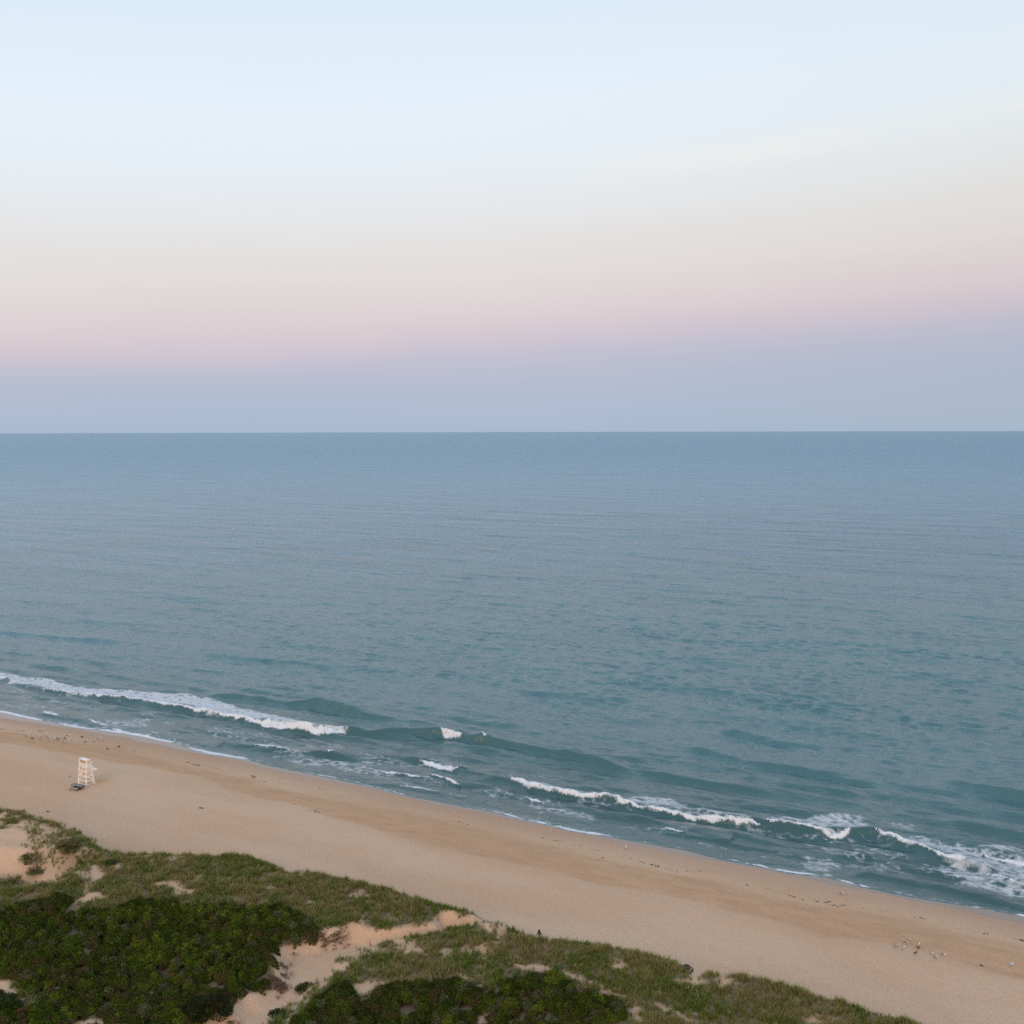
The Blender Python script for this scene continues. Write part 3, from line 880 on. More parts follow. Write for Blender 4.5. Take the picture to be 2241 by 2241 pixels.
def leaf_mat(name, rough=0.65, spec=0.25, trans=0.0):
    m, g, b, o = mat_new(name)
    a = g.n('ShaderNodeAttribute', attribute_name='tint')
    geo_ = g.n('ShaderNodeNewGeometry')
    n = g.noise(geo_.outputs['Position'], 6.0, 2, 0.6)
    vv = g.math('ADD', 0.7, g.math('MULTIPLY', n, 0.6))
    cc = g.n('ShaderNodeCombineColor')
    for i in range(3): g.link(vv, cc.inputs[i])
    c = g.mix(1.0, a.outputs[0], cc.outputs[0], 'MULTIPLY')
    g.link(c, b.inputs['Base Color'])
    b.inputs['Roughness'].default_value = rough
    b.inputs['Specular IOR Level'].default_value = spec
    if trans:
        tr = g.n('ShaderNodeBsdfTranslucent'); g.link(c, tr.inputs[0])
        mx = g.n('ShaderNodeMixShader'); mx.inputs[0].default_value = trans
        g.link(b.outputs[0], mx.inputs[1]); g.link(tr.outputs[0], mx.inputs[2]); g.link(mx.outputs[0], o.inputs[0])
    return m


M_GRASS = leaf_mat('grass_blades', 0.8, 0.08, 0.3)
M_LEAF = leaf_mat('leaves', 0.7, 0.08, 0.25)
M_TWIG = leaf_mat('twigs', 0.9, 0.1)


def tufts_mesh(name, x, y, z, hgt, col, nb=8, width=0.035, lean=0.55, drop=None):
    """blades: curved two-segment strips, merged in one mesh"""
    n = len(x)
    T = n * nb
    bx = np.repeat(x, nb) + RNG.normal(0, 0.09, T); by = np.repeat(y, nb) + RNG.normal(0, 0.09, T)
    bz = np.repeat(z, nb) - 0.04
    h = np.repeat(hgt, nb) * RNG.uniform(0.55, 1.15, T)
    a = RNG.uniform(0, 2 * math.pi, T)
    ln = np.abs(RNG.normal(lean, 0.25, T)) * h
    dx, dy = np.cos(a), np.sin(a)
    w = width * RNG.uniform(0.6, 1.4, T)
    sx, sy = -dy * w, dx * w
    mx_, my_, mz = bx + dx * ln * 0.35, by + dy * ln * 0.35, bz + h * 0.62
    tx, ty, tz = bx + dx * ln, by + dy * ln, bz + h * (1.0 if drop is None else drop)
    V = np.stack([
        np.stack([bx - sx, by - sy, bz], -1), np.stack([bx + sx, by + sy, bz], -1),
        np.stack([mx_ + sx * .8, my_ + sy * .8, mz], -1), np.stack([mx_ - sx * .8, my_ - sy * .8, mz], -1),
        np.stack([tx, ty, tz], -1)], 1).reshape(-1, 3)
    base = np.arange(T)[:, None] * 5
    F = np.concatenate([base + np.array([[0, 1, 2]]), base + np.array([[0, 2, 3]]), base + np.array([[3, 2, 4]])], 0)
    me = mesh_np(name, V, F, False)
    c = np.repeat(col, nb, 0) * RNG.uniform(0.75, 1.25, (T, 1))
    col_attr(me, 'tint', np.repeat(c, 5, 0))
    return me


def scatter(n, u0, u1, d0, d1):
    u = RNG.uniform(u0, u1, n); d = RNG.uniform(d0, d1, n)
    return u, shore(u) - d


UA, UB = U0 - 12, U1 + 12
u, v = scatter(620000, UA, UB, 22, 108)
gz = ground_z(u, v)
k = in_view(u, v, gz)
u, v, gz = u[k], v[k], gz[k]
gd = grid_lookup(F_grass, u, v)
clump = fbm(u / 0.9, v / 0.9, 811, 2)
k = RNG.uniform(0, 1, len(u)) < gd * (0.35 + 0.9 * sstep(clump, 0.3, 0.7)) * 0.62
u, v, gz, gd, clump = u[k], v[k], gz[k], gd[k], clump[k]
tone = fbm(u / 4.0, v / 3.0, 821, 4)
tone2 = fbm(u / 1.3, v / 1.3, 831, 2)
gA = np.array([0.150, 0.185, 0.040]); gB = np.array([0.245, 0.225, 0.085]); gC = np.array([0.105, 0.165, 0.034]); gD = np.array([0.33, 0.27, 0.14])
t1 = sstep(tone, 0.42, 0.62)[:, None]; t2 = sstep(tone2, 0.55, 0.8)[:, None]
col = gA * (1 - t1) + gB * t1
col = col * (1 - 0.6 * t2) + gC * 0.6 * t2
strw = (RNG.uniform(0, 1, len(u)) < 0.10)[:, None]
col = np.where(strw, gD, col)
xg, yg = to_xy(u, v)
hg = RNG.uniform(0.32, 0.62, len(u)) * (0.6 + 0.8 * clump) * (0.75 + 0.5 * tone)
print('grass tufts', len(u))
me = tufts_mesh('beach_grass', xg, yg, gz, hg, col, nb=9, width=0.022)
tag(new_obj('beach_grass', me, M_GRASS), 'olive green beach grass in tufts covering the dune crests', 'grass', kind='stuff')

# straggling dead grass and roots hanging over the eroded bank of the path
bank = [(824, 2049), (774, 2038), (740, 2050), (700, 2060), (640, 2074), (612, 2088), (604, 2105), (606, 2125), (612, 2150),
        (596, 2165), (570, 2180), (545, 2192), (515, 2203), (505, 2222), (470, 2235)]
bu, bv = ground_px(bank)
tt = RNG.uniform(1.8, len(bank) - 1.001, 1300)
ii = tt.astype(int); ff = tt - ii
u = bu[ii] * (1 - ff) + bu[ii + 1] * ff + RNG.normal(0, 0.45, len(tt)); v = bv[ii] * (1 - ff) + bv[ii + 1] * ff + RNG.normal(0.2, 0.35, len(tt))
kk = fbm(u / 1.4, v / 1.4, 841, 2) > 0.50
u, v = u[kk], v[kk]
xg, yg = to_xy(u, v)
col = np.array([0.17, 0.112, 0.078]) * RNG.uniform(0.5, 1.4, (len(u), 1))
me = tufts_mesh('dead_grass', xg, yg, ground_z(u, v) + 0.08, RNG.uniform(0.2, 0.45, len(u)), col, nb=6, width=0.02, lean=1.6, drop=0.1)
tag(new_obj('dead_grass', me, M_TWIG), 'brown dead grass and roots hanging over the eroded bank of the sandy path', 'dead grass', kind='stuff')


def leaves_mesh(name, P, N, size, col):
    """small folded leaf quads"""
    n = len(P)
    N = N / np.linalg.norm(N, axis=1, keepdims=True)
    r = RNG.normal(0, 1, (n, 3))
    A = np.cross(N, r); A /= np.linalg.norm(A, axis=1, keepdims=True)
    B = np.cross(N, A)
    s = size[:, None]
    V = np.stack([P - A * s, P - B * s * 0.55 + N * s * 0.12, P + A * s, P + B * s * 0.55 + N * s * 0.12], 1).reshape(-1, 3)
    F = np.arange(n * 4).reshape(-1, 4)
    me = mesh_np(name, V, F, False)
    col_attr(me, 'tint', np.repeat(col, 4, 0))
    return me


# ---- the low thickets: canopy built from hundreds of bushes
GS = 0.2
gu0, gu1, gd0, gd1 = UA, UB, 40.0, 108.0
nu, nd = int((gu1 - gu0) / GS), int((gd1 - gd0) / GS)
CU, CD = np.meshgrid(gu0 + (np.arange(nu) + 0.5) * GS, gd0 + (np.arange(nd) + 0.5) * GS, indexing='ij')
CV = shore(CU) - CD
SH = grid_lookup(F_shr, CU, CV)
inv = in_view(CU, CV, 5.0, 160)
CAN = np.zeros(CU.shape); BID = np.full(CU.shape, -1)
bu_, bv_ = scatter(30000, gu0, gu1, gd0, gd1)
bs = grid_lookup(F_shr, bu_, bv_)
k = (bs > 0.15) & in_view(bu_, bv_, np.full(bu_.shape, 5.0), 160)
bu_, bv_, bs = bu_[k], bv_[k], bs[k]
k = RNG.uniform(0, 1, len(bu_)) < 1.1
bu_, bv_, bs = bu_[k], bv_[k], bs[k]
bd_ = shore(bu_) - bv_
big = fbm(bu_ / 7, bv_ / 6, 901, 3)
brad = RNG.uniform(0.28, 0.95, len(bu_)) * (0.7 + 0.6 * big)
bh = (0.35 + 0.85 * RNG.uniform(0.3, 1, len(bu_)) * (0.55 + 0.9 * big)) * (0.5 + 0.5 * sstep(bs, 0, 2.5))
print('bushes', len(bu_))
for i in range(len(bu_)):
    R = brad[i]
    i0 = max(0, int((bu_[i] - R - gu0) / GS)); i1 = min(nu, int((bu_[i] + R - gu0) / GS) + 2)
    j0 = max(0, int((bd_[i] - R - gd0) / GS)); j1 = min(nd, int((bd_[i] + R - gd0) / GS) + 2)
    if i1 <= i0 or j1 <= j0: continue
    q = ((CU[i0:i1, j0:j1] - bu_[i]) ** 2 + (CD[i0:i1, j0:j1] - bd_[i]) ** 2) / (R * R)
    hgt = bh[i] * np.sqrt(np.clip(1 - q, 0, 1))
    sub = CAN[i0:i1, j0:j1]
    m_ = hgt > sub
    sub[m_] = hgt[m_]
    BID[i0:i1, j0:j1][m_] = i
cover = (CAN > 0.05) & inv & (SH > -0.35)
CAN = np.where(CAN > 0, np.maximum(CAN + 0.55 * (fbm(CU / 0.55, CV / 0.55, 951, 3) - 0.5) + 0.35 * (fbm(CU / 3.0, CV / 3.0, 961, 2) - 0.4), 0.12), 0)
pal = np.array([[0.030, 0.044, 0.004], [0.042, 0.062, 0.005], [0.054, 0.080, 0.006], [0.085, 0.110, 0.010], [0.058, 0.048, 0.014],
                [0.078, 0.082, 0.040]])
bt = fbm(bu_ / 9, bv_ / 6, 921, 3)
yel = sstep(bt, 0.50, 0.66)
pidx = np.zeros(len(bu_), int)
rr = RNG.uniform(0, 1, len(bu_))
brn = sstep(fbm(bu_ / 6, bv_ / 5, 931, 3), 0.52, 0.66)
for i in range(len(bu_)):
    w = np.array([0.26, 0.32, 0.24, 0.03 + 0.45 * yel[i], 0.10 + 0.45 * brn[i], 0.10])
    pidx[i] = np.searchsorted(np.cumsum(w / w.sum()), rr[i] * 0.999)
bcol = pal[pidx] * RNG.uniform(0.8, 1.25, (len(bu_), 1))
# twig mass under the leaves
gzC = ground_z(CU, CV)
TOP = gzC + CAN * 0.80
ok = cover[:-1, :-1] & cover[1:, :-1] & cover[:-1, 1:] & cover[1:, 1:]
fc = grid_faces(nu, nd)[ok.ravel()]
us_ = np.zeros(nu * nd, bool); us_[fc.ravel()] = True
rm = np.cumsum(us_) - 1
xc, yc = to_xy(CU.ravel()[us_], CV.ravel()[us_])
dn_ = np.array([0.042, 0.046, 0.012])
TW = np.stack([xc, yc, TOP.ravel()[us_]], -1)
part_id = np.argmax(np.stack([poly_sd(CU.ravel()[us_], CV.ravel()[us_], *P) for P in SHRUB], 0), 0)
fcr = rm[fc]
# leaves
ci = np.argwhere(cover)
nleaf = 430000
pick = ci[RNG.integers(0, len(ci), nleaf)]
ju = RNG.uniform(-0.5, 0.5, (nleaf, 2)) * GS
lu = CU[pick[:, 0], pick[:, 1]] + ju[:, 0]; lv = CV[pick[:, 0], pick[:, 1]] - ju[:, 1]
can = CAN[pick[:, 0], pick[:, 1]]
dpt = RNG.uniform(0, 1, nleaf) ** 1.6
lz = ground_z(lu, lv) + can * (1.06 - 0.45 * dpt) + RNG.normal(0, 0.03, nleaf)
gxc = np.gradient(CAN, GS, axis=0); gyc = np.gradient(CAN, GS, axis=1)
nu_ = -gxc[pick[:, 0], pick[:, 1]]; nv_ = gyc[pick[:, 0], pick[:, 1]]
nx_ = nu_ * ex[0] + nv_ * ey[0]; ny_ = nu_ * ex[1] + nv_ * ey[1]
N = np.stack([nx_, ny_, np.ones(nleaf)], -1) + RNG.normal(0, 0.55, (nleaf, 3))
lx, ly = to_xy(lu, lv)
P_ = np.stack([lx, ly, lz], -1)
lid = BID[pick[:, 0], pick[:, 1]]
lc = bcol[lid] * RNG.uniform(0.75, 1.3, (nleaf, 1)) * 1.22
rnd = RNG.uniform(0, 1, nleaf)
lc = np.where((rnd < 0.03)[:, None], np.array([[0.11, 0.125, 0.022]]), lc)
lc = np.where((rnd > 0.985)[:, None], np.array([[0.12, 0.055, 0.03]]), lc)
ff0, fv0 = ground_px([(430, 1972)])
fm_ = np.exp(-(((lu - ff0[0]) / 6.0) ** 2 + ((lv - fv0[0]) / 3.5) ** 2))
flw = (RNG.uniform(0, 1, nleaf) < 0.008 * fm_ + 0.0002) & (dpt < 0.3)
lc = np.where(flw[:, None], np.array([[0.62, 0.60, 0.55]]), lc)
lsz = RNG.uniform(0.055, 0.115, nleaf)
lpart = np.argmax(np.stack([poly_sd(lu, lv, *P) for P in SHRUB], 0), 0)
TL = ['dark green rose and bayberry thicket filling the dune left of the sandy path',
      'green shrub thicket right of the sandy path at the bottom edge',
      'darkest shrub thicket behind a thin sand line, in the middle of the bottom edge']
for q in range(3):
    fsel = fcr[part_id[fcr[:, 0]] == q]
    uq = np.unique(fsel)
    mp = np.zeros(len(TW), int); mp[uq] = np.arange(len(uq))
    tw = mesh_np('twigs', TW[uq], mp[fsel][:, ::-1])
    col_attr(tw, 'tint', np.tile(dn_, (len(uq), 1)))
    s_ = lpart == q
    lf = leaves_mesh('thicket_leaves', P_[s_], N[s_], lsz[s_], lc[s_])
    root = tag(new_obj('shrub_thicket', lf, M_LEAF), TL[q], 'shrubs', 'shrub thickets on the dune', 'stuff')
    new_obj('twigs', tw, M_TWIG, root)


# ---- single shrubs one can tell apart
def stem_mesh(name, segs, col):
    """segs: list of (p, q, r0, r1)"""
    V = []; F = []
    for p, q, r0, r1 in segs:
        p = np.array(p, float); q = np.array(q, float)
        d = q - p; d /= np.linalg.norm(d)
        a = np.cross(d, [0.3, 0.5, 0.81]); a /= np.linalg.norm(a); b = np.cross(d, a)
        o = len(V)
        for c, r in ((p, r0), (q, r1)):
            for i in range(6):
                t = i * math.pi / 3
                V.append(c + (a * math.cos(t) + b * math.sin(t)) * r)
        for i in range(6):
            F.append((o + i, o + (i + 1) % 6, o + 6 + (i + 1) % 6, o + 6 + i))
    me = mesh_np(name, np.array(V), np.array(F))
    col_attr(me, 'tint', np.tile(np.array(col), (len(V), 1)))
    return me


def single_shrub(kind, px, py, rad, hgt, col, label, n=2600, lsize=(0.05, 0.10), stretch=1.0, cone=False, cat='shrub'):
    u, v = ground_px([(px, py)])
    x, y = to_xy(u[0], v[0]); z = float(ground_z(u, v)[0])
    root = bpy.data.objects.new(kind, None); COL.objects.link(root)
    root.location = (x, y, z - 0.03)
    tag(root, label, cat)
    segs = []
    tips = []
    nb = 9
    for i in range(nb):
        a = i * 2 * math.pi / nb + RNG.uniform(-.3, .3)
        rr_ = rad * RNG.uniform(0.4, 0.85) * (0.25 if cone else 1)
        mid = (math.cos(a) * rr_ * .45, math.sin(a) * rr_ * .45, hgt * .35)
        tip = (math.cos(a) * rr_, math.sin(a) * rr_, hgt * RNG.uniform(.6, .9))
        segs += [((0, 0, 0), mid, .045, .03), (mid, tip, .03, .01)]
        tips.append(tip)
    new_obj('stem', stem_mesh('stem', segs, (0.05, 0.038, 0.028)), M_TWIG, root)
    # lobed crown: clusters around random centres on the dome
    nc = 26
    cs = []
    for i in range(nc):
        a = RNG.uniform(0, 2 * math.pi); e = RNG.uniform(0.0, 1.0)
        rr_ = rad * 0.78 * (math.sqrt(1 - e * e) if not cone else (1 - e))
        cs.append((math.cos(a) * rr_ * stretch, math.sin(a) * rr_, 0.18 * hgt + 0.72 * hgt * e))
    cs = np.array(cs)
    ci_ = RNG.integers(0, nc, n)
    cr = rad * RNG.uniform(0.22, 0.42, nc) * (0.6 if cone else 1)
    dirs = RNG.normal(0, 1, (n, 3)); dirs /= np.linalg.norm(dirs, axis=1, keepdims=True)
    P = cs[ci_] + dirs * (cr[ci_] * RNG.uniform(0.5, 1.0, n) ** 0.4)[:, None] * np.array([1, 1, 0.62])
    P[:, 2] = np.maximum(P[:, 2], 0.05)
    ccol = np.array(col) * RNG.uniform(0.65, 1.45, (nc, 1))
    c = ccol[ci_] * RNG.uniform(0.6, 1.5, (n, 1))
    new_obj('foliage', leaves_mesh('foliage', P, dirs + np.array([0, 0, .4]), RNG.uniform(*lsize, n), c), M_LEAF, root)
    return root


single_shrub('evergreen_shrub', 452, 2226, 2.0, 1.9, (0.024, 0.030, 0.010), 'large dark evergreen shrub where the thicket meets the sandy path', 9000, stretch=1.15)
single_shrub('round_shrub', 4, 2214, 1.9, 1.4, (0.026, 0.044, 0.008), 'rounded green shrub on bare sand in the bottom left corner', 6500)
single_shrub('rusty_shrub', 52, 2224, 0.75, 0.8, (0.14, 0.062, 0.032), 'small rusty orange shrub in the bottom left corner', 1500)
single_shrub('grey_shrub', 56, 2200, 0.5, 0.5, (0.09, 0.09, 0.075), 'small grey leafless looking shrub on the sand patch at bottom left', 500)
single_shrub('low_shrub', 74, 2207, 0.5, 0.45, (0.045, 0.055, 0.022), 'smallest green bush on the sand patch at bottom left', 600)
single_shrub('olive_shrub', 150, 1856, 1.5, 1.0, (0.12, 0.105, 0.042), 'brownish olive bush on the sandy face of the far left dune', 3600, (0.05, 0.09))
single_shrub('low_shrub', 72, 1882, 1.6, 0.7, (0.115, 0.125, 0.038), 'green bush at the foot of the sandy slope at far left', 2600, (0.04, 0.08))
single_shrub('low_shrub', 78, 1908, 1.1, 0.5, (0.10, 0.115, 0.04), 'low green bush beside the footpath below the far left dune', 1700, (0.04, 0.08))
single_shrub('low_shrub', 240, 1892, 0.8, 0.55, (0.045, 0.075, 0.02), 'green bush in the sandy gap between the two left dunes', 1300, (0.04, 0.08))
single_shrub('low_shrub', 668, 2168, 1.0, 0.6, (0.04, 0.055, 0.018), 'isolated green bush on the right shoulder of the sandy path', 1700)
single_shrub('low_shrub', 606, 2222, 0.8, 0.4, (0.045, 0.06, 0.022), 'flattest green bush on the path edge near the bottom', 900)
single_shrub('sapling', 1180, 2050, 0.35, 0.9, (0.035, 0.030, 0.020), 'dark pointed sapling at the beach end of the sandy path', 900, (0.03, 0.06), cone=True, cat='sapling')
single_shrub('sapling', 37, 1789, 0.35, 0.95, (0.035, 0.045, 0.018), 'tiny pointed sapling on the crest of the far left dune', 500, (0.03, 0.06), cone=True, cat='sapling')
single_shrub('dead_bush', 1122, 2052, 0.7, 0.45, (0.055, 0.045, 0.028), 'low dark brown bush at the mouth of the sandy path', 900)
single_shrub('dead_bush', 1283, 2074, 0.55, 0.35, (0.14, 0.115, 0.09), 'grey brown bush on the dune crest right of the path mouth', 800)
single_shrub('dead_bush', 1497, 2130, 0.95, 0.55, (0.15, 0.115, 0.095), 'dull purple brown bush on the dune crest above the bare notch', 1800)
# ------------------------------------------------------------------ objects on the beach
def plain_mat(name, col, rough=0.6, spec=0.3, var=0.25, scale=6.0, stretch=(1, 1, 1)):
    m, g, b, o = mat_new(name)
    tcn = g.n('ShaderNodeTexCoord')
    n = g.noise(g.mapping(tcn.outputs['Object'], stretch), scale, 4, 0.6)
    vv = g.math('ADD', 1 - var / 2, g.math('MULTIPLY', n, var))
    cc = g.n('ShaderNodeCombineColor')
    for i in range(3): g.link(vv, cc.inputs[i])
    g.link(g.mix(1.0, (*col, 1), cc.outputs[0], 'MULTIPLY'), b.inputs['Base Color'])
    b.inputs['Roughness'].default_value = rough
    b.inputs['Specular IOR Level'].default_value = spec
    return m


def beams(name, lst, mat, parent, bevel=0.006):
    """lst: (p, q, width, thickness, up) boxes along p->q, one mesh"""
    V = []; F = []
    for p, q, w, t, up in lst:
        p = np.array(p, float); q = np.array(q, float); up = np.array(up, float)
        d = q - p; L = np.linalg.norm(d); d /= L
        s = np.cross(d, up); s /= np.linalg.norm(s)
        n = np.cross(s, d)
        o = len(V)
        for c in (p, q):
            for a, b in ((-1, -1), (1, -1), (1, 1), (-1, 1)):
                V.append(c + s * a * w / 2 + n * b * t / 2)
        F += [(o, o + 1, o + 2, o + 3), (o + 7, o + 6, o + 5, o + 4), (o, o + 4, o + 5, o + 1), (o + 1, o + 5, o + 6, o + 2), (o + 2, o + 6, o + 7, o + 3), (o + 3, o + 7, o + 4, o)]
    me = mesh_np(name, np.array(V), np.array(F), False)
    o = new_obj(name, me, mat, parent)
    if bevel:
        b = o.modifiers.new('bevel', 'BEVEL'); b.width = bevel; b.segments = 1
    return o


M_WHITE = plain_mat('weathered_white_paint', (0.86, 0.82, 0.76), 0.5, 0.3, 0.18, 8)
M_TAN = plain_mat('shaded_tan_boards', (0.46, 0.34, 0.21), 0.7, 0.2, 0.3, 5, (1, 6, 1))  # tan backrest boards with their shade put into the colour
M_PINK = plain_mat('faded_pink_foam', (0.80, 0.60, 0.54), 0.6, 0.3, 0.15, 4)
M_DARK = plain_mat('hand_hole_dark', (0.06, 0.04, 0.04), 0.7)  # dark colour in place of the shade inside the hand holes
M_GREYW = plain_mat('silvered_wood', (0.20, 0.215, 0.235), 0.8, 0.2, 0.4, 9, (1, 8, 1))
M_PALEW = plain_mat('pale_wood', (0.44, 0.39, 0.35), 0.8, 0.2, 0.3, 9, (1, 8, 1))
M_UNDER = plain_mat('dark_wood_and_shade', (0.085, 0.072, 0.065), 0.85, 0.2, 0.4, 7)  # dark wood, and the painted shade under the picnic table
M_YEL = plain_mat('yellow_foam', (0.62, 0.50, 0.10), 0.6)


def gp(px, py):
    u, v = ground_px([(px, py)])
    x, y = to_xy(u[0], v[0])
    return np.array([x, y, float(ground_z(u, v)[0])])


Nn = gp(188.9, 1719.6); Ll = gp(171.6, 1714.6); Rr = gp(207.0, 1714.6)
ctr = (Ll + Rr) / 2
fd = (Rr - Nn)[:2]; fd /= np.linalg.norm(fd)
wid = np.linalg.norm((Nn - Ll)[:2]); dep = np.linalg.norm((Rr - Nn)[:2])
print('chair', wid, dep, ctr)
HS = math.hypot(ctr[0], ctr[1], CAM_H - ctr[2]) / FPX / math.cos(math.radians(18))   # metres per photo pixel of height
root = bpy.data.objects.new('lifeguard_chair', None); COL.objects.link(root)
root.location = (ctr[0], ctr[1], min(Nn[2], Ll[2], Rr[2]) - 0.02)
root.rotation_euler = (0, 0, math.atan2(fd[1], fd[0]))
tag(root, 'tall white wooden lifeguard chair with splayed legs standing on the open sand', 'lifeguard chair')
HT = 47.5 * HS                      # top of the back legs
B = dep / 2; Wd = wid / 2 * 1.04
# local axes: +x seaward front, +y the side away from the photographer's right
def legpt(back, side, h):
    """point on a leg centre line at height h"""
    t = h / HT
    if back:
        return np.array([-B + 0.30 * t, side * (Wd * (1 - 0.13 * t)), h])
    return np.array([B - (2 * B - 0.30 - 0.45) * t, side * (Wd * (1 - 0.13 * t)), h])
for back in (True, False):
    for sd_ in (-1, 1):
        top = HT if back or True else 0
        beams('leg', [(legpt(back, sd_, -0.25), legpt(back, sd_, HT), 0.17, 0.15, (1, 0, 0))], M_WHITE, root)
levels = [0.05, 0.178, 0.37, 0.57, 0.73, 0.84]
for li, f in enumerate(levels):
    h = f * HT
    th = 0.155 if li else 0.07
    ext = {3: 0.95, 4: 0.42}.get(li, 0.06)
    for sd_ in (-1, 1):
        p = legpt(True, sd_, h) + np.array([-0.05, sd_ * 0.085, 0]); q = legpt(False, sd_, h) + np.array([ext, sd_ * 0.085, 0])
        beams('side_rail', [(p, q, 0.05, th, (0, 0, 1))], M_WHITE, root)
    for back in (True, False):
        if not back and li >= 4: continue
        o_ = -0.085 if back else 0.085
        p = legpt(back, -1, h) + np.array([o_, -0.06, 0]); q = legpt(back, 1, h) + np.array([o_, 0.06, 0])
        beams('back_rail' if back else 'front_rail', [(p, q, 0.05, th, (0, 0, 1))], M_WHITE, root)
# seat, backrest, shelf on top, footrest, armrests
hs = 0.73 * HT
xb = legpt(True, 1, hs)[0]; xf = legpt(False, 1, hs)[0]; ys = legpt(True, 1, hs)[1] - 0.06
sl = [(np.array([xb + 0.08 + i * 0.155, -ys, hs + 0.07]), np.array([xb + 0.08 + i * 0.155, ys, hs + 0.07]), 0.14, 0.03, (0, 0, 1)) for i in range(int((xf - xb + 0.42) / 0.155))]
beams('seat', sl, M_WHITE, root, 0)
hf = 0.57 * HT; xf2 = legpt(False, 1, hf)[0]; yf = legpt(False, 1, hf)[1] + 0.10
beams('footrest', [(np.array([xf2 + 0.35 + i * 0.15, -yf, hf + 0.08]), np.array([xf2 + 0.35 + i * 0.15, yf, hf + 0.08]), 0.135, 0.03, (0, 0, 1)) for i in range(4)], M_WHITE, root, 0)
hb0 = 0.855 * HT; hb1 = 0.965 * HT
pb0 = legpt(True, 1, hb0); pb1 = legpt(True, 1, hb1); yb = pb1[1] - 0.08
beams('backrest', [((pb0[0] + 0.02, 0, hb0), (pb1[0] + 0.02, 0, hb1), 2 * yb, 0.03, (1, 0, 0))], M_TAN, root, 0)
yt = legpt(True, 1, HT)[1] + 0.10
xt0 = legpt(True, 1, HT)[0] - 0.14; xt1 = legpt(False, 1, HT)[0] + 0.12
nsl = 5
beams('top_shelf', [((xt0 + (i + .5) * (xt1 - xt0) / nsl, -yt, HT + 0.03), (xt0 + (i + .5) * (xt1 - xt0) / nsl, yt, HT + 0.03), (xt1 - xt0) / nsl - 0.012, 0.06, (0, 0, 1)) for i in range(nsl)], M_WHITE, root, 0)
for sd_ in (-1, 1):
    h = 0.90 * HT
    pf = legpt(False, sd_, h)
    o_ = sd_ * 0.10
    beams('armrest', [(pf + np.array([-0.1, o_, 0.05]), pf + np.array([0.42, o_, 0.05]), 0.11, 0.04, (0, 0, 1)),
                      (pf + np.array([0.37, o_, 0.028]), pf + np.array([0.37, o_, -0.22]), 0.06, 0.06, (1, 0, 0))], M_WHITE, root)
# diagonal ladder stile on the back
pA = legpt(True, 1, 0.36 * HT); pB = legpt(True, 1, 0.0)
beams('ladder_stile', [((pA[0] - 0.14, 0.12, 0.40 * HT), (pB[0] - 0.30, 0.42, -0.1), 0.07, 0.06, (0, 1, 0))], M_WHITE, root)

# rescue board hanging on the back of the chair
rb = bpy.data.objects.new('rescue_board', None); COL.objects.link(rb)
h0 = 0.36 * HT
rb.matrix_world = root.matrix_world
cw = root.rotation_euler.z
lx0 = legpt(True, 1, 0.55 * HT)[0] - 0.20
off_l = Vector((lx0, 0.10, h0)); off_l.rotate(root.rotation_euler)
rb.location = root.location + off_l
rb.rotation_euler = root.rotation_euler
tag(rb, 'pale pink rescue board hanging upright on the back of the white lifeguard chair', 'rescue board')
Lb = 0.44 * HT; wb_ = 0.25
import bmesh
bm_ = bmesh.new()
prof = [(0.0, 0.10), (0.06, 0.8), (0.16, 1.0), (0.5, 1.0), (0.8, 0.93), (0.94, 0.6), (1.0, 0.12)]
rings = []
for t, k_ in prof:
    xs4 = []
    lean_ = 0.24 * t
    for sgn in (-1, 1):
        xs4.append((lean_ + 0.055 * sgn, sgn))
    r0 = [bm_.verts.new((lean_ - 0.055, -wb_ * k_, t * Lb)), bm_.verts.new((lean_ - 0.055, wb_ * k_, t * Lb)),
          bm_.verts.new((lean_ + 0.03, wb_ * k_, t * Lb)), bm_.verts.new((lean_ + 0.03, -wb_ * k_, t * Lb))]
    rings.append(r0)
for a, b_ in zip(rings[:-1], rings[1:]):
    for i in range(4):
        bm_.faces.new((a[i], a[(i + 1) % 4], b_[(i + 1) % 4], b_[i]))
bm_.faces.new(rings[0][::-1]); bm_.faces.new(rings[-1])
bmesh.ops.recalc_face_normals(bm_, faces=bm_.faces)
mb_ = bpy.data.meshes.new('board'); bm_.to_mesh(mb_); bm_.free()
new_obj('board', mb_, M_PINK, rb)
for t in (0.62, 0.83):
    x_ = 0.24 * t - 0.055
    beams('hand_hole', [((x_ - 0.02, 0.10, t * Lb - 0.06), (x_ - 0.02, 0.10, t * Lb + 0.06), 0.12, 0.03, (1, 0, 0))], M_DARK, rb, 0)  # dark blocks on the solid board stand in for its hand holes
beams('strap', [((0.24 * .92 - 0.07, -wb_ * 0.6, Lb * .92), (0.24 * .92 - 0.07, wb_ * 0.6, Lb * .92), 0.02, 0.06, (0, 0, 1))], M_WHITE, rb, 0)

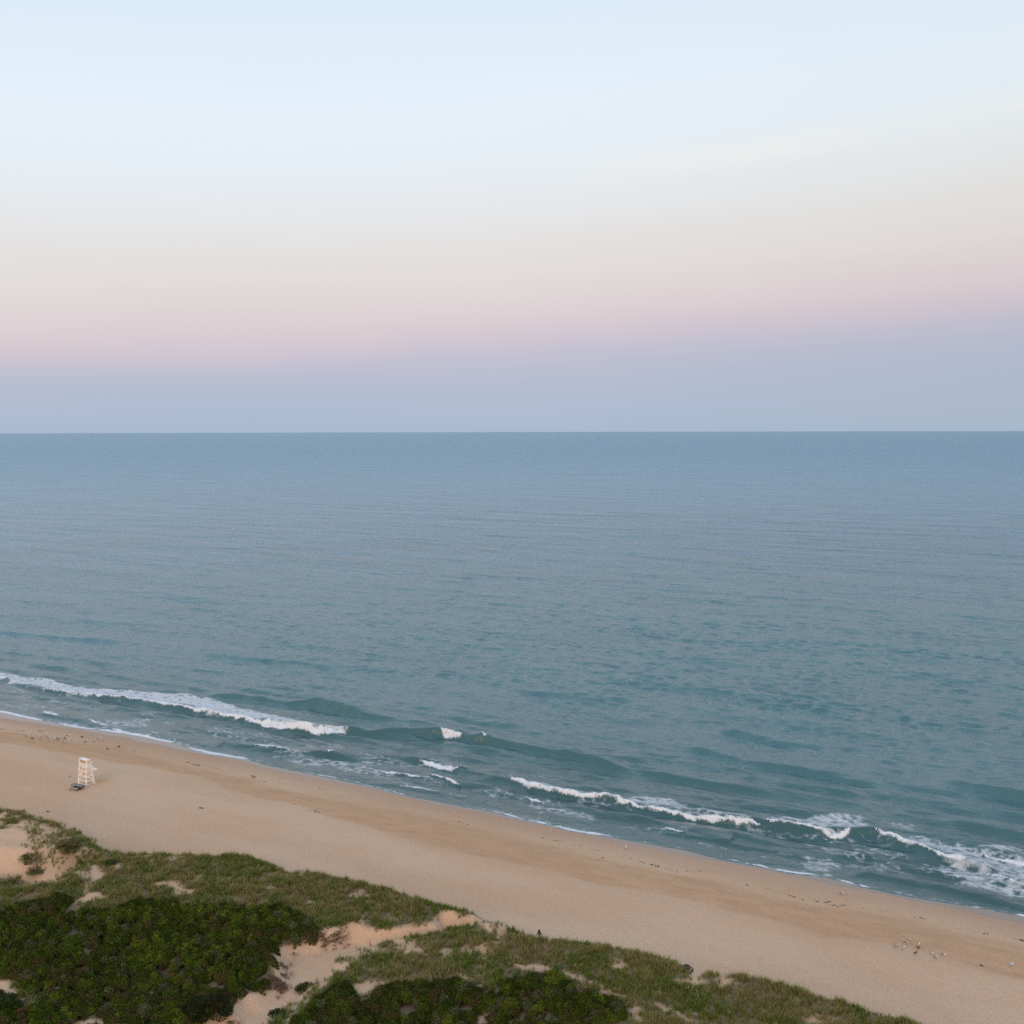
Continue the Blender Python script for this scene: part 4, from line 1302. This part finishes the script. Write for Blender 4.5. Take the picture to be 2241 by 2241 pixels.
# picnic table beside the chair
tp = at(168.5, 1715.0, 2.9)
zt = float(ground_z(*to_uv(np.array([tp])))[0])
root = bpy.data.objects.new('picnic_table', None); COL.objects.link(root)
root.location = (tp[0], tp[1], zt - 0.02)
pa = at(149.2, 1718.4, 2.7); pb_ = at(172.2, 1723.2, 2.7)
root.rotation_euler = (0, 0, math.atan2(pb_[1] - pa[1], pb_[0] - pa[0]))
tag(root, 'low weathered grey picnic table beside the foot of the lifeguard chair', 'picnic table')
Lt = 1.0
beams('table_top', [((-Lt, y_, 0.72), (Lt, y_, 0.72), 0.145, 0.045, (0, 0, 1)) for y_ in (-.32, -.16, 0, .16, .32)], M_GREYW, root, 0)
for sd_ in (-1, 1):
    beams('bench', [((-Lt, sd_ * 0.74, 0.43), (Lt, sd_ * 0.74, 0.43), 0.26, 0.045, (0, 0, 1))], M_PALEW if sd_ < 0 else M_GREYW, root, 0)
for sx in (-0.72, 0.72):
    for sd_ in (-1, 1):
        beams('leg', [((sx, sd_ * 0.62, 0.0), (sx, sd_ * 0.26, 0.69), 0.09, 0.06, (1, 0, 0))], M_UNDER, root, 0)
    beams('cross_beam', [((sx + 0.06, -0.86, 0.375), (sx + 0.06, 0.86, 0.375), 0.05, 0.09, (0, 0, 1))], M_UNDER, root, 0)
beams('shade_block', [((-0.62, 0, 0.19), (0.62, 0, 0.19), 0.50, 0.34, (0, 0, 1))], M_UNDER, root, 0.03)  # solid dark block added in place of the shadow under the table

# stake
p = gp(152.8, 1700.4)
root = bpy.data.objects.new('stake', None); COL.objects.link(root); root.location = p
tag(root, 'thin dark stake standing in the sand left of the lifeguard chair', 'stake')
beams('post', [((0, 0, -0.1), (0.02, 0, 0.55), 0.035, 0.035, (1, 0, 0))], M_UNDER, root, 0)
beams('foot', [((-0.2, 0, 0.03), (0.2, 0.03, 0.03), 0.05, 0.05, (0, 0, 1))], M_UNDER, root, 0)

# driftwood
for px, py, ln, lab in ((440.5, 1769, 0.7, 'short dark driftwood stick alone on the dry sand right of the chair'),
                        (105.5, 1777, 0.55, 'short dark driftwood stick on the sand above the far left dune'),
                        (186, 1624.5, 0.5, 'small dark drift log in the sand among the gulls left'),
                        (2148, 2114, 0.35, 'brown drift log between two gulls near the right edge')):
    p = gp(px, py)
    V = []; F = []
    nseg, nr = 7, 6
    for i in range(nseg):
        t = i / (nseg - 1)
        r = 0.07 * (0.5 + math.sin(math.pi * (0.15 + 0.75 * t)) * 0.6) * (1 + 0.2 * math.sin(9 * t))
        for j in range(nr):
            a = j * 2 * math.pi / nr
            V.append(((t - .5) * ln, 0.05 * math.sin(5 * t) + r * math.cos(a), 0.05 + 0.03 * math.sin(7 * t) + r * math.sin(a)))
    for i in range(nseg - 1):
        for j in range(nr):
            F.append((i * nr + j, i * nr + (j + 1) % nr, (i + 1) * nr + (j + 1) % nr, (i + 1) * nr + j))
    o = new_obj('driftwood', mesh_np('driftwood', np.array(V), np.array(F)), M_UNDER)
    o.location = p; o.rotation_euler = (0, 0, random.uniform(-.4, .4))
    tag(o, lab, 'driftwood')

# ---- seaweed cast up along the wrack line
def cz(o, k, pts):
    return [(o[0] + a * k, o[1] + b * k) for a, b in pts]
WR = [(cz((0, 1580), .1553, q), w) for q, w in (
    ([(0, 95), (80, 108)], .9), ([(150, 115), (345, 130)], .8), ([(780, 225), (850, 238), (920, 243)], 1.0), ([(930, 258), (1150, 262)], .5),
    ([(1490, 378), (1550, 388)], .9), ([(1660, 350), (1690, 358)], 1), ([(1700, 412), (1755, 405)], .8), ([(1830, 405), (1930, 420)], .9),
    ([(360, 270), (560, 300)], .25), ([(720, 305), (860, 315)], .25), ([(1600, 300), (1700, 312)], .35))]
WR += [(cz((500, 1500), .3106, q), w) for q, w in (
    ([(140, 632), (185, 640)], .9), ([(180, 642), (178, 662)], 1.0), ([(185, 665), (215, 690)], .4), ([(245, 680), (300, 682)], .8), ([(330, 680), (390, 690)], .7),
    ([(590, 715), (720, 745)], .35), ([(830, 765), (1010, 810), (1200, 845)], .35), ([(430, 835), (470, 840)], .6), ([(600, 880), (640, 895)], .8), ([(1590, 955), (1620, 960)], 1.0))]
WR += [(cz((0, 1450), .414, q), w) for q, w in (([(980, 525), (1010, 535), (1050, 545)], 1.0), ([(1050, 545), (1200, 570)], .3))]
WR += [(cz((1000, 1600), .3106, q), w) for q, w in (
    ([(0, 635), (140, 680)], .5), ([(580, 757), (610, 750)], .9), ([(680, 768), (700, 770)], .8), ([(700, 770), (920, 820)], .4), ([(960, 830), (1010, 850)], .6),
    ([(1015, 890), (1035, 895)], 1.), ([(1170, 880), (1320, 930)], .4), ([(1310, 928), (1420, 955)], .9), ([(1460, 965), (1490, 968)], .9), ([(1490, 968), (1580, 995), (1720, 985)], .5))]
WR += [(cz((1350, 1830), .264, q), w) for q, w in (
    ([(1390, 485), (1430, 490)], .9), ([(1450, 495), (1500, 515)], .8), ([(1530, 520), (1590, 540)], 1.0), ([(1060, 405), (1100, 410)], .8), ([(1215, 430), (1290, 445)], .6), ([(1290, 445), (1390, 485)], .3))]
WR += [(cz((1500, 1900), .3835, q), w) for q, w in (
    ([(735, 183), (745, 190)], 1.2), ([(760, 190), (840, 190)], 1.0), ([(790, 205), (860, 215), (940, 216)], .8), ([(940, 216), (1150, 240), (1280, 270)], .2), ([(1290, 275), (1370, 290)], .7),
    ([(1530, 340), (1640, 375)], .3), ([(1700, 370), (1740, 378)], .9), ([(1850, 400), (1880, 405)], .9), ([(1905, 405), (1935, 422)], 1.0))]
V = []; F = []
for pts, w in WR:
    uu_, vv_ = ground_px(pts)
    seg = np.hypot(np.diff(uu_), np.diff(vv_)); L = seg.sum()
    n = max(2, int(L * 5.0 * w))
    ts = RNG.uniform(0, L, n)
    cum = np.concatenate([[0], np.cumsum(seg)])
    cu_ = np.interp(ts, cum, uu_) + RNG.normal(0, .10, n); cv_ = np.interp(ts, cum, vv_) + RNG.normal(0, .16, n)
    zz_ = ground_z(cu_, cv_)
    for a, b_, z_ in zip(cu_, cv_, zz_):
        r = RNG.uniform(.05, .16) * (0.6 + 0.5 * w)
        o_ = len(V); nn = 7
        x_, y_ = to_xy(a, b_)
        rot = RNG.uniform(0, 3.14)
        V.append((x_, y_, z_ + r * 0.55))
        for j in range(nn):
            t = j * 2 * math.pi / nn
            rr_ = r * RNG.uniform(.5, 1.3)
            dx_, dy_ = math.cos(t) * rr_ * 1.7, math.sin(t) * rr_ * 0.7
            V.append((x_ + dx_ * math.cos(rot * .3 - .3) - dy_ * math.sin(rot * .3 - .3), y_ + dx_ * math.sin(rot * .3 - .3) + dy_ * math.cos(rot * .3 - .3), z_ - 0.02))
        for j in range(nn):
            F.append((o_, o_ + 1 + j, o_ + 1 + (j + 1) % nn))
M_WEED = plain_mat('seaweed', (0.045, 0.034, 0.022), 0.7, 0.3, 0.6, 3)
tag(new_obj('seaweed', mesh_np('seaweed', np.array(V), np.array(F), False), M_WEED), 'dark broken line of seaweed scraps washed up along the beach', 'seaweed', kind='stuff')

# ---- gulls
M_GW = plain_mat('white_feathers', (0.80, 0.77, 0.74), 0.7, 0.2, 0.08)
M_GG = plain_mat('slate_feathers', (0.075, 0.078, 0.085), 0.7, 0.2, 0.2)
M_GL = plain_mat('pale_grey_feathers', (0.26, 0.27, 0.29), 0.7, 0.2, 0.2)
M_GB = plain_mat('brown_feathers', (0.10, 0.075, 0.055), 0.75, 0.2, 0.4, 14)
M_BILL = plain_mat('bill_yellow', (0.55, 0.34, 0.06), 0.5)
M_GLEG = plain_mat('pink_leg', (0.45, 0.28, 0.24), 0.6)


def loft(name, st_, mat, parent, nr=10):
    V = []; F = []
    for x_, y_, z_, ry, rz in st_:
        for j in range(nr):
            t = j * 2 * math.pi / nr
            V.append((x_, y_ + ry * math.cos(t), z_ + rz * math.sin(t)))
    n = len(st_)
    me = bpy.data.meshes.new(name)
    for i in range(n - 1):
        for j in range(nr):
            F.append((i * nr + j, i * nr + (j + 1) % nr, (i + 1) * nr + (j + 1) % nr, (i + 1) * nr + j))
    F.append(tuple(range(nr))[::-1]); F.append(tuple((n - 1) * nr + j for j in range(nr)))
    me.from_pydata(V, [], F)
    me.polygons.foreach_set('use_smooth', [True] * len(F))
    me.update()
    return new_obj(name, me, mat, parent)


def make_gull(body_mat, wing_mat):
    root = bpy.data.objects.new('gull', None); COL.objects.link(root)
    loft('body', [(-.33, 0, .235, .03, .008), (-.24, 0, .235, .055, .025), (-.14, 0, .225, .085, .07), (-.03, 0, .225, .10, .10), (.08, 0, .24, .092, .10),
                  (.15, 0, .28, .065, .078), (.185, 0, .33, .045, .052), (.205, 0, .375, .046, .046), (.235, 0, .39, .042, .04), (.265, 0, .385, .02, .02)], body_mat, root)
    for s in (-1, 1):
        loft('wing', [(-.40, s * .015, .26, .012, .006), (-.27, s * .045, .265, .035, .02), (-.12, s * .075, .27, .045, .055), (.02, s * .085, .265, .04, .075), (.11, s * .075, .26, .02, .05)], wing_mat, root)
        loft('leg', [(.0, s * .04, -.01, .014, .014), (.005, s * .04, .0, .010, .010)] and [(-.005, s * .04, .0, .03, .006), (.03, s * .04, .004, .03, .004)], M_GLEG, root)
        loft('shank', [(.0, s * .04, .07, .010, .07), (.02, s * .04, .07, .010, .07)], M_GLEG, root)
    loft('bill', [(.26, 0, .383, .014, .016), (.30, 0, .378, .009, .012), (.325, 0, .368, .004, .006)], M_BILL, root)
    return root


protos = {'slate': make_gull(M_GW, M_GG), 'pale': make_gull(M_GW, M_GL), 'brown': make_gull(M_GB, M_GB)}
used_p = set()
def place_gull(px, py, kind, rot, label, group, sc=1.0):
    src = protos[kind]
    if kind not in used_p:
        r = src; used_p.add(kind)
    else:
        r = src.copy(); COL.objects.link(r)
        for ch in src.children:
            c = ch.copy(); COL.objects.link(c); c.parent = r
    p = gp(px, py)
    r.location = p; r.rotation_euler = (0, 0, math.radians(rot)); r.scale = (sc, sc, sc)
    r['label'] = label; r['category'] = 'gull'
    if group: r['group'] = group


ORD = ['leftmost', 'second', 'third', 'fourth', 'fifth', 'sixth', 'seventh', 'eighth', 'ninth', 'tenth', 'eleventh', 'twelfth', 'thirteenth', 'fourteenth',
       'fifteenth', 'sixteenth', 'seventeenth', 'eighteenth', 'nineteenth', 'twentieth', 'twenty-first', 'twenty-second', 'twenty-third', 'twenty-fourth', 'twenty-fifth', 'twenty-sixth']
KD = {'slate': 'white headed gull with slate wings', 'pale': 'white gull with pale grey wings', 'brown': 'brown young gull'}
LEFT = [(385, 212, 'slate'), (570, 134, 'slate'), (595, 118, 'pale'), (640, 175, 'pale'), (575, 223, 'slate'), (665, 209, 'slate'), (692, 220, 'pale'), (457, 243, 'brown'),
        (575, 263, 'slate'), (695, 262, 'slate'), (790, 242, 'slate'), (825, 266, 'slate'), (955, 205, 'slate'), (1152, 222, 'brown'), (905, 299, 'slate'), (948, 275, 'pale'),
        (963, 297, 'pale'), (1217, 276, 'pale'), (1330, 281, 'slate'), (1378, 237, 'pale'), (1425, 243, 'pale'), (1410, 266, 'pale'), (1478, 284, 'slate'), (1490, 383, 'slate'), (910, 240, 'brown'), (1680, 358, 'brown')]
LEFT = sorted([(a * .1553, 1580 + b * .1553, k_) for a, b, k_ in LEFT])
for i, (px, py, k_) in enumerate(LEFT):
    w = 'leftmost' if i == 0 else ORD[i] + ' from the left'
    if i == len(LEFT) - 1: w = 'rightmost'
    place_gull(px, py + 1, k_, RNG.normal(20, 35) + (180 if i % 7 == 3 else 0), f'{KD[k_]}, {w} in the larger flock', 'gulls in the flock beyond the lifeguard chair', 1.08)
RIGHT = [(620, 292, 'slate'), (573, 325, 'slate'), (740, 352, 'pale'), (860, 195, 'slate'), (805, 246, 'slate'), (1080, 285, 'pale'), (1060, 355, 'brown'), (1005, 460, 'brown'),
         (1345, 466, 'pale'), (1585, 500, 'slate'), (1432, 566, 'slate')]
RIGHT = sorted([(1900 + a * .1035, 2040 + b * .1035, k_) for a, b, k_ in RIGHT])
for i, (px, py, k_) in enumerate(RIGHT):
    w = 'leftmost' if i == 0 else ORD[i] + ' from the left'
    if i == len(RIGHT) - 1: w = 'rightmost'
    place_gull(px, py + 1, k_, RNG.normal(10, 35), f'{KD[k_]}, {w} in the smaller flock', 'gulls in the small flock at lower right', 0.82)
place_gull(1369.8, 1858.5, 'pale', 80, 'lone white gull standing on the wet sand in the middle of the beach', None)
place_gull(1842, 1960, 'slate', 10, 'lone white gull with dark wings above the seaweed at right', None)
place_gull(2213, 2116, 'pale', 20, 'white gull standing alone near the right edge below its flock', None)
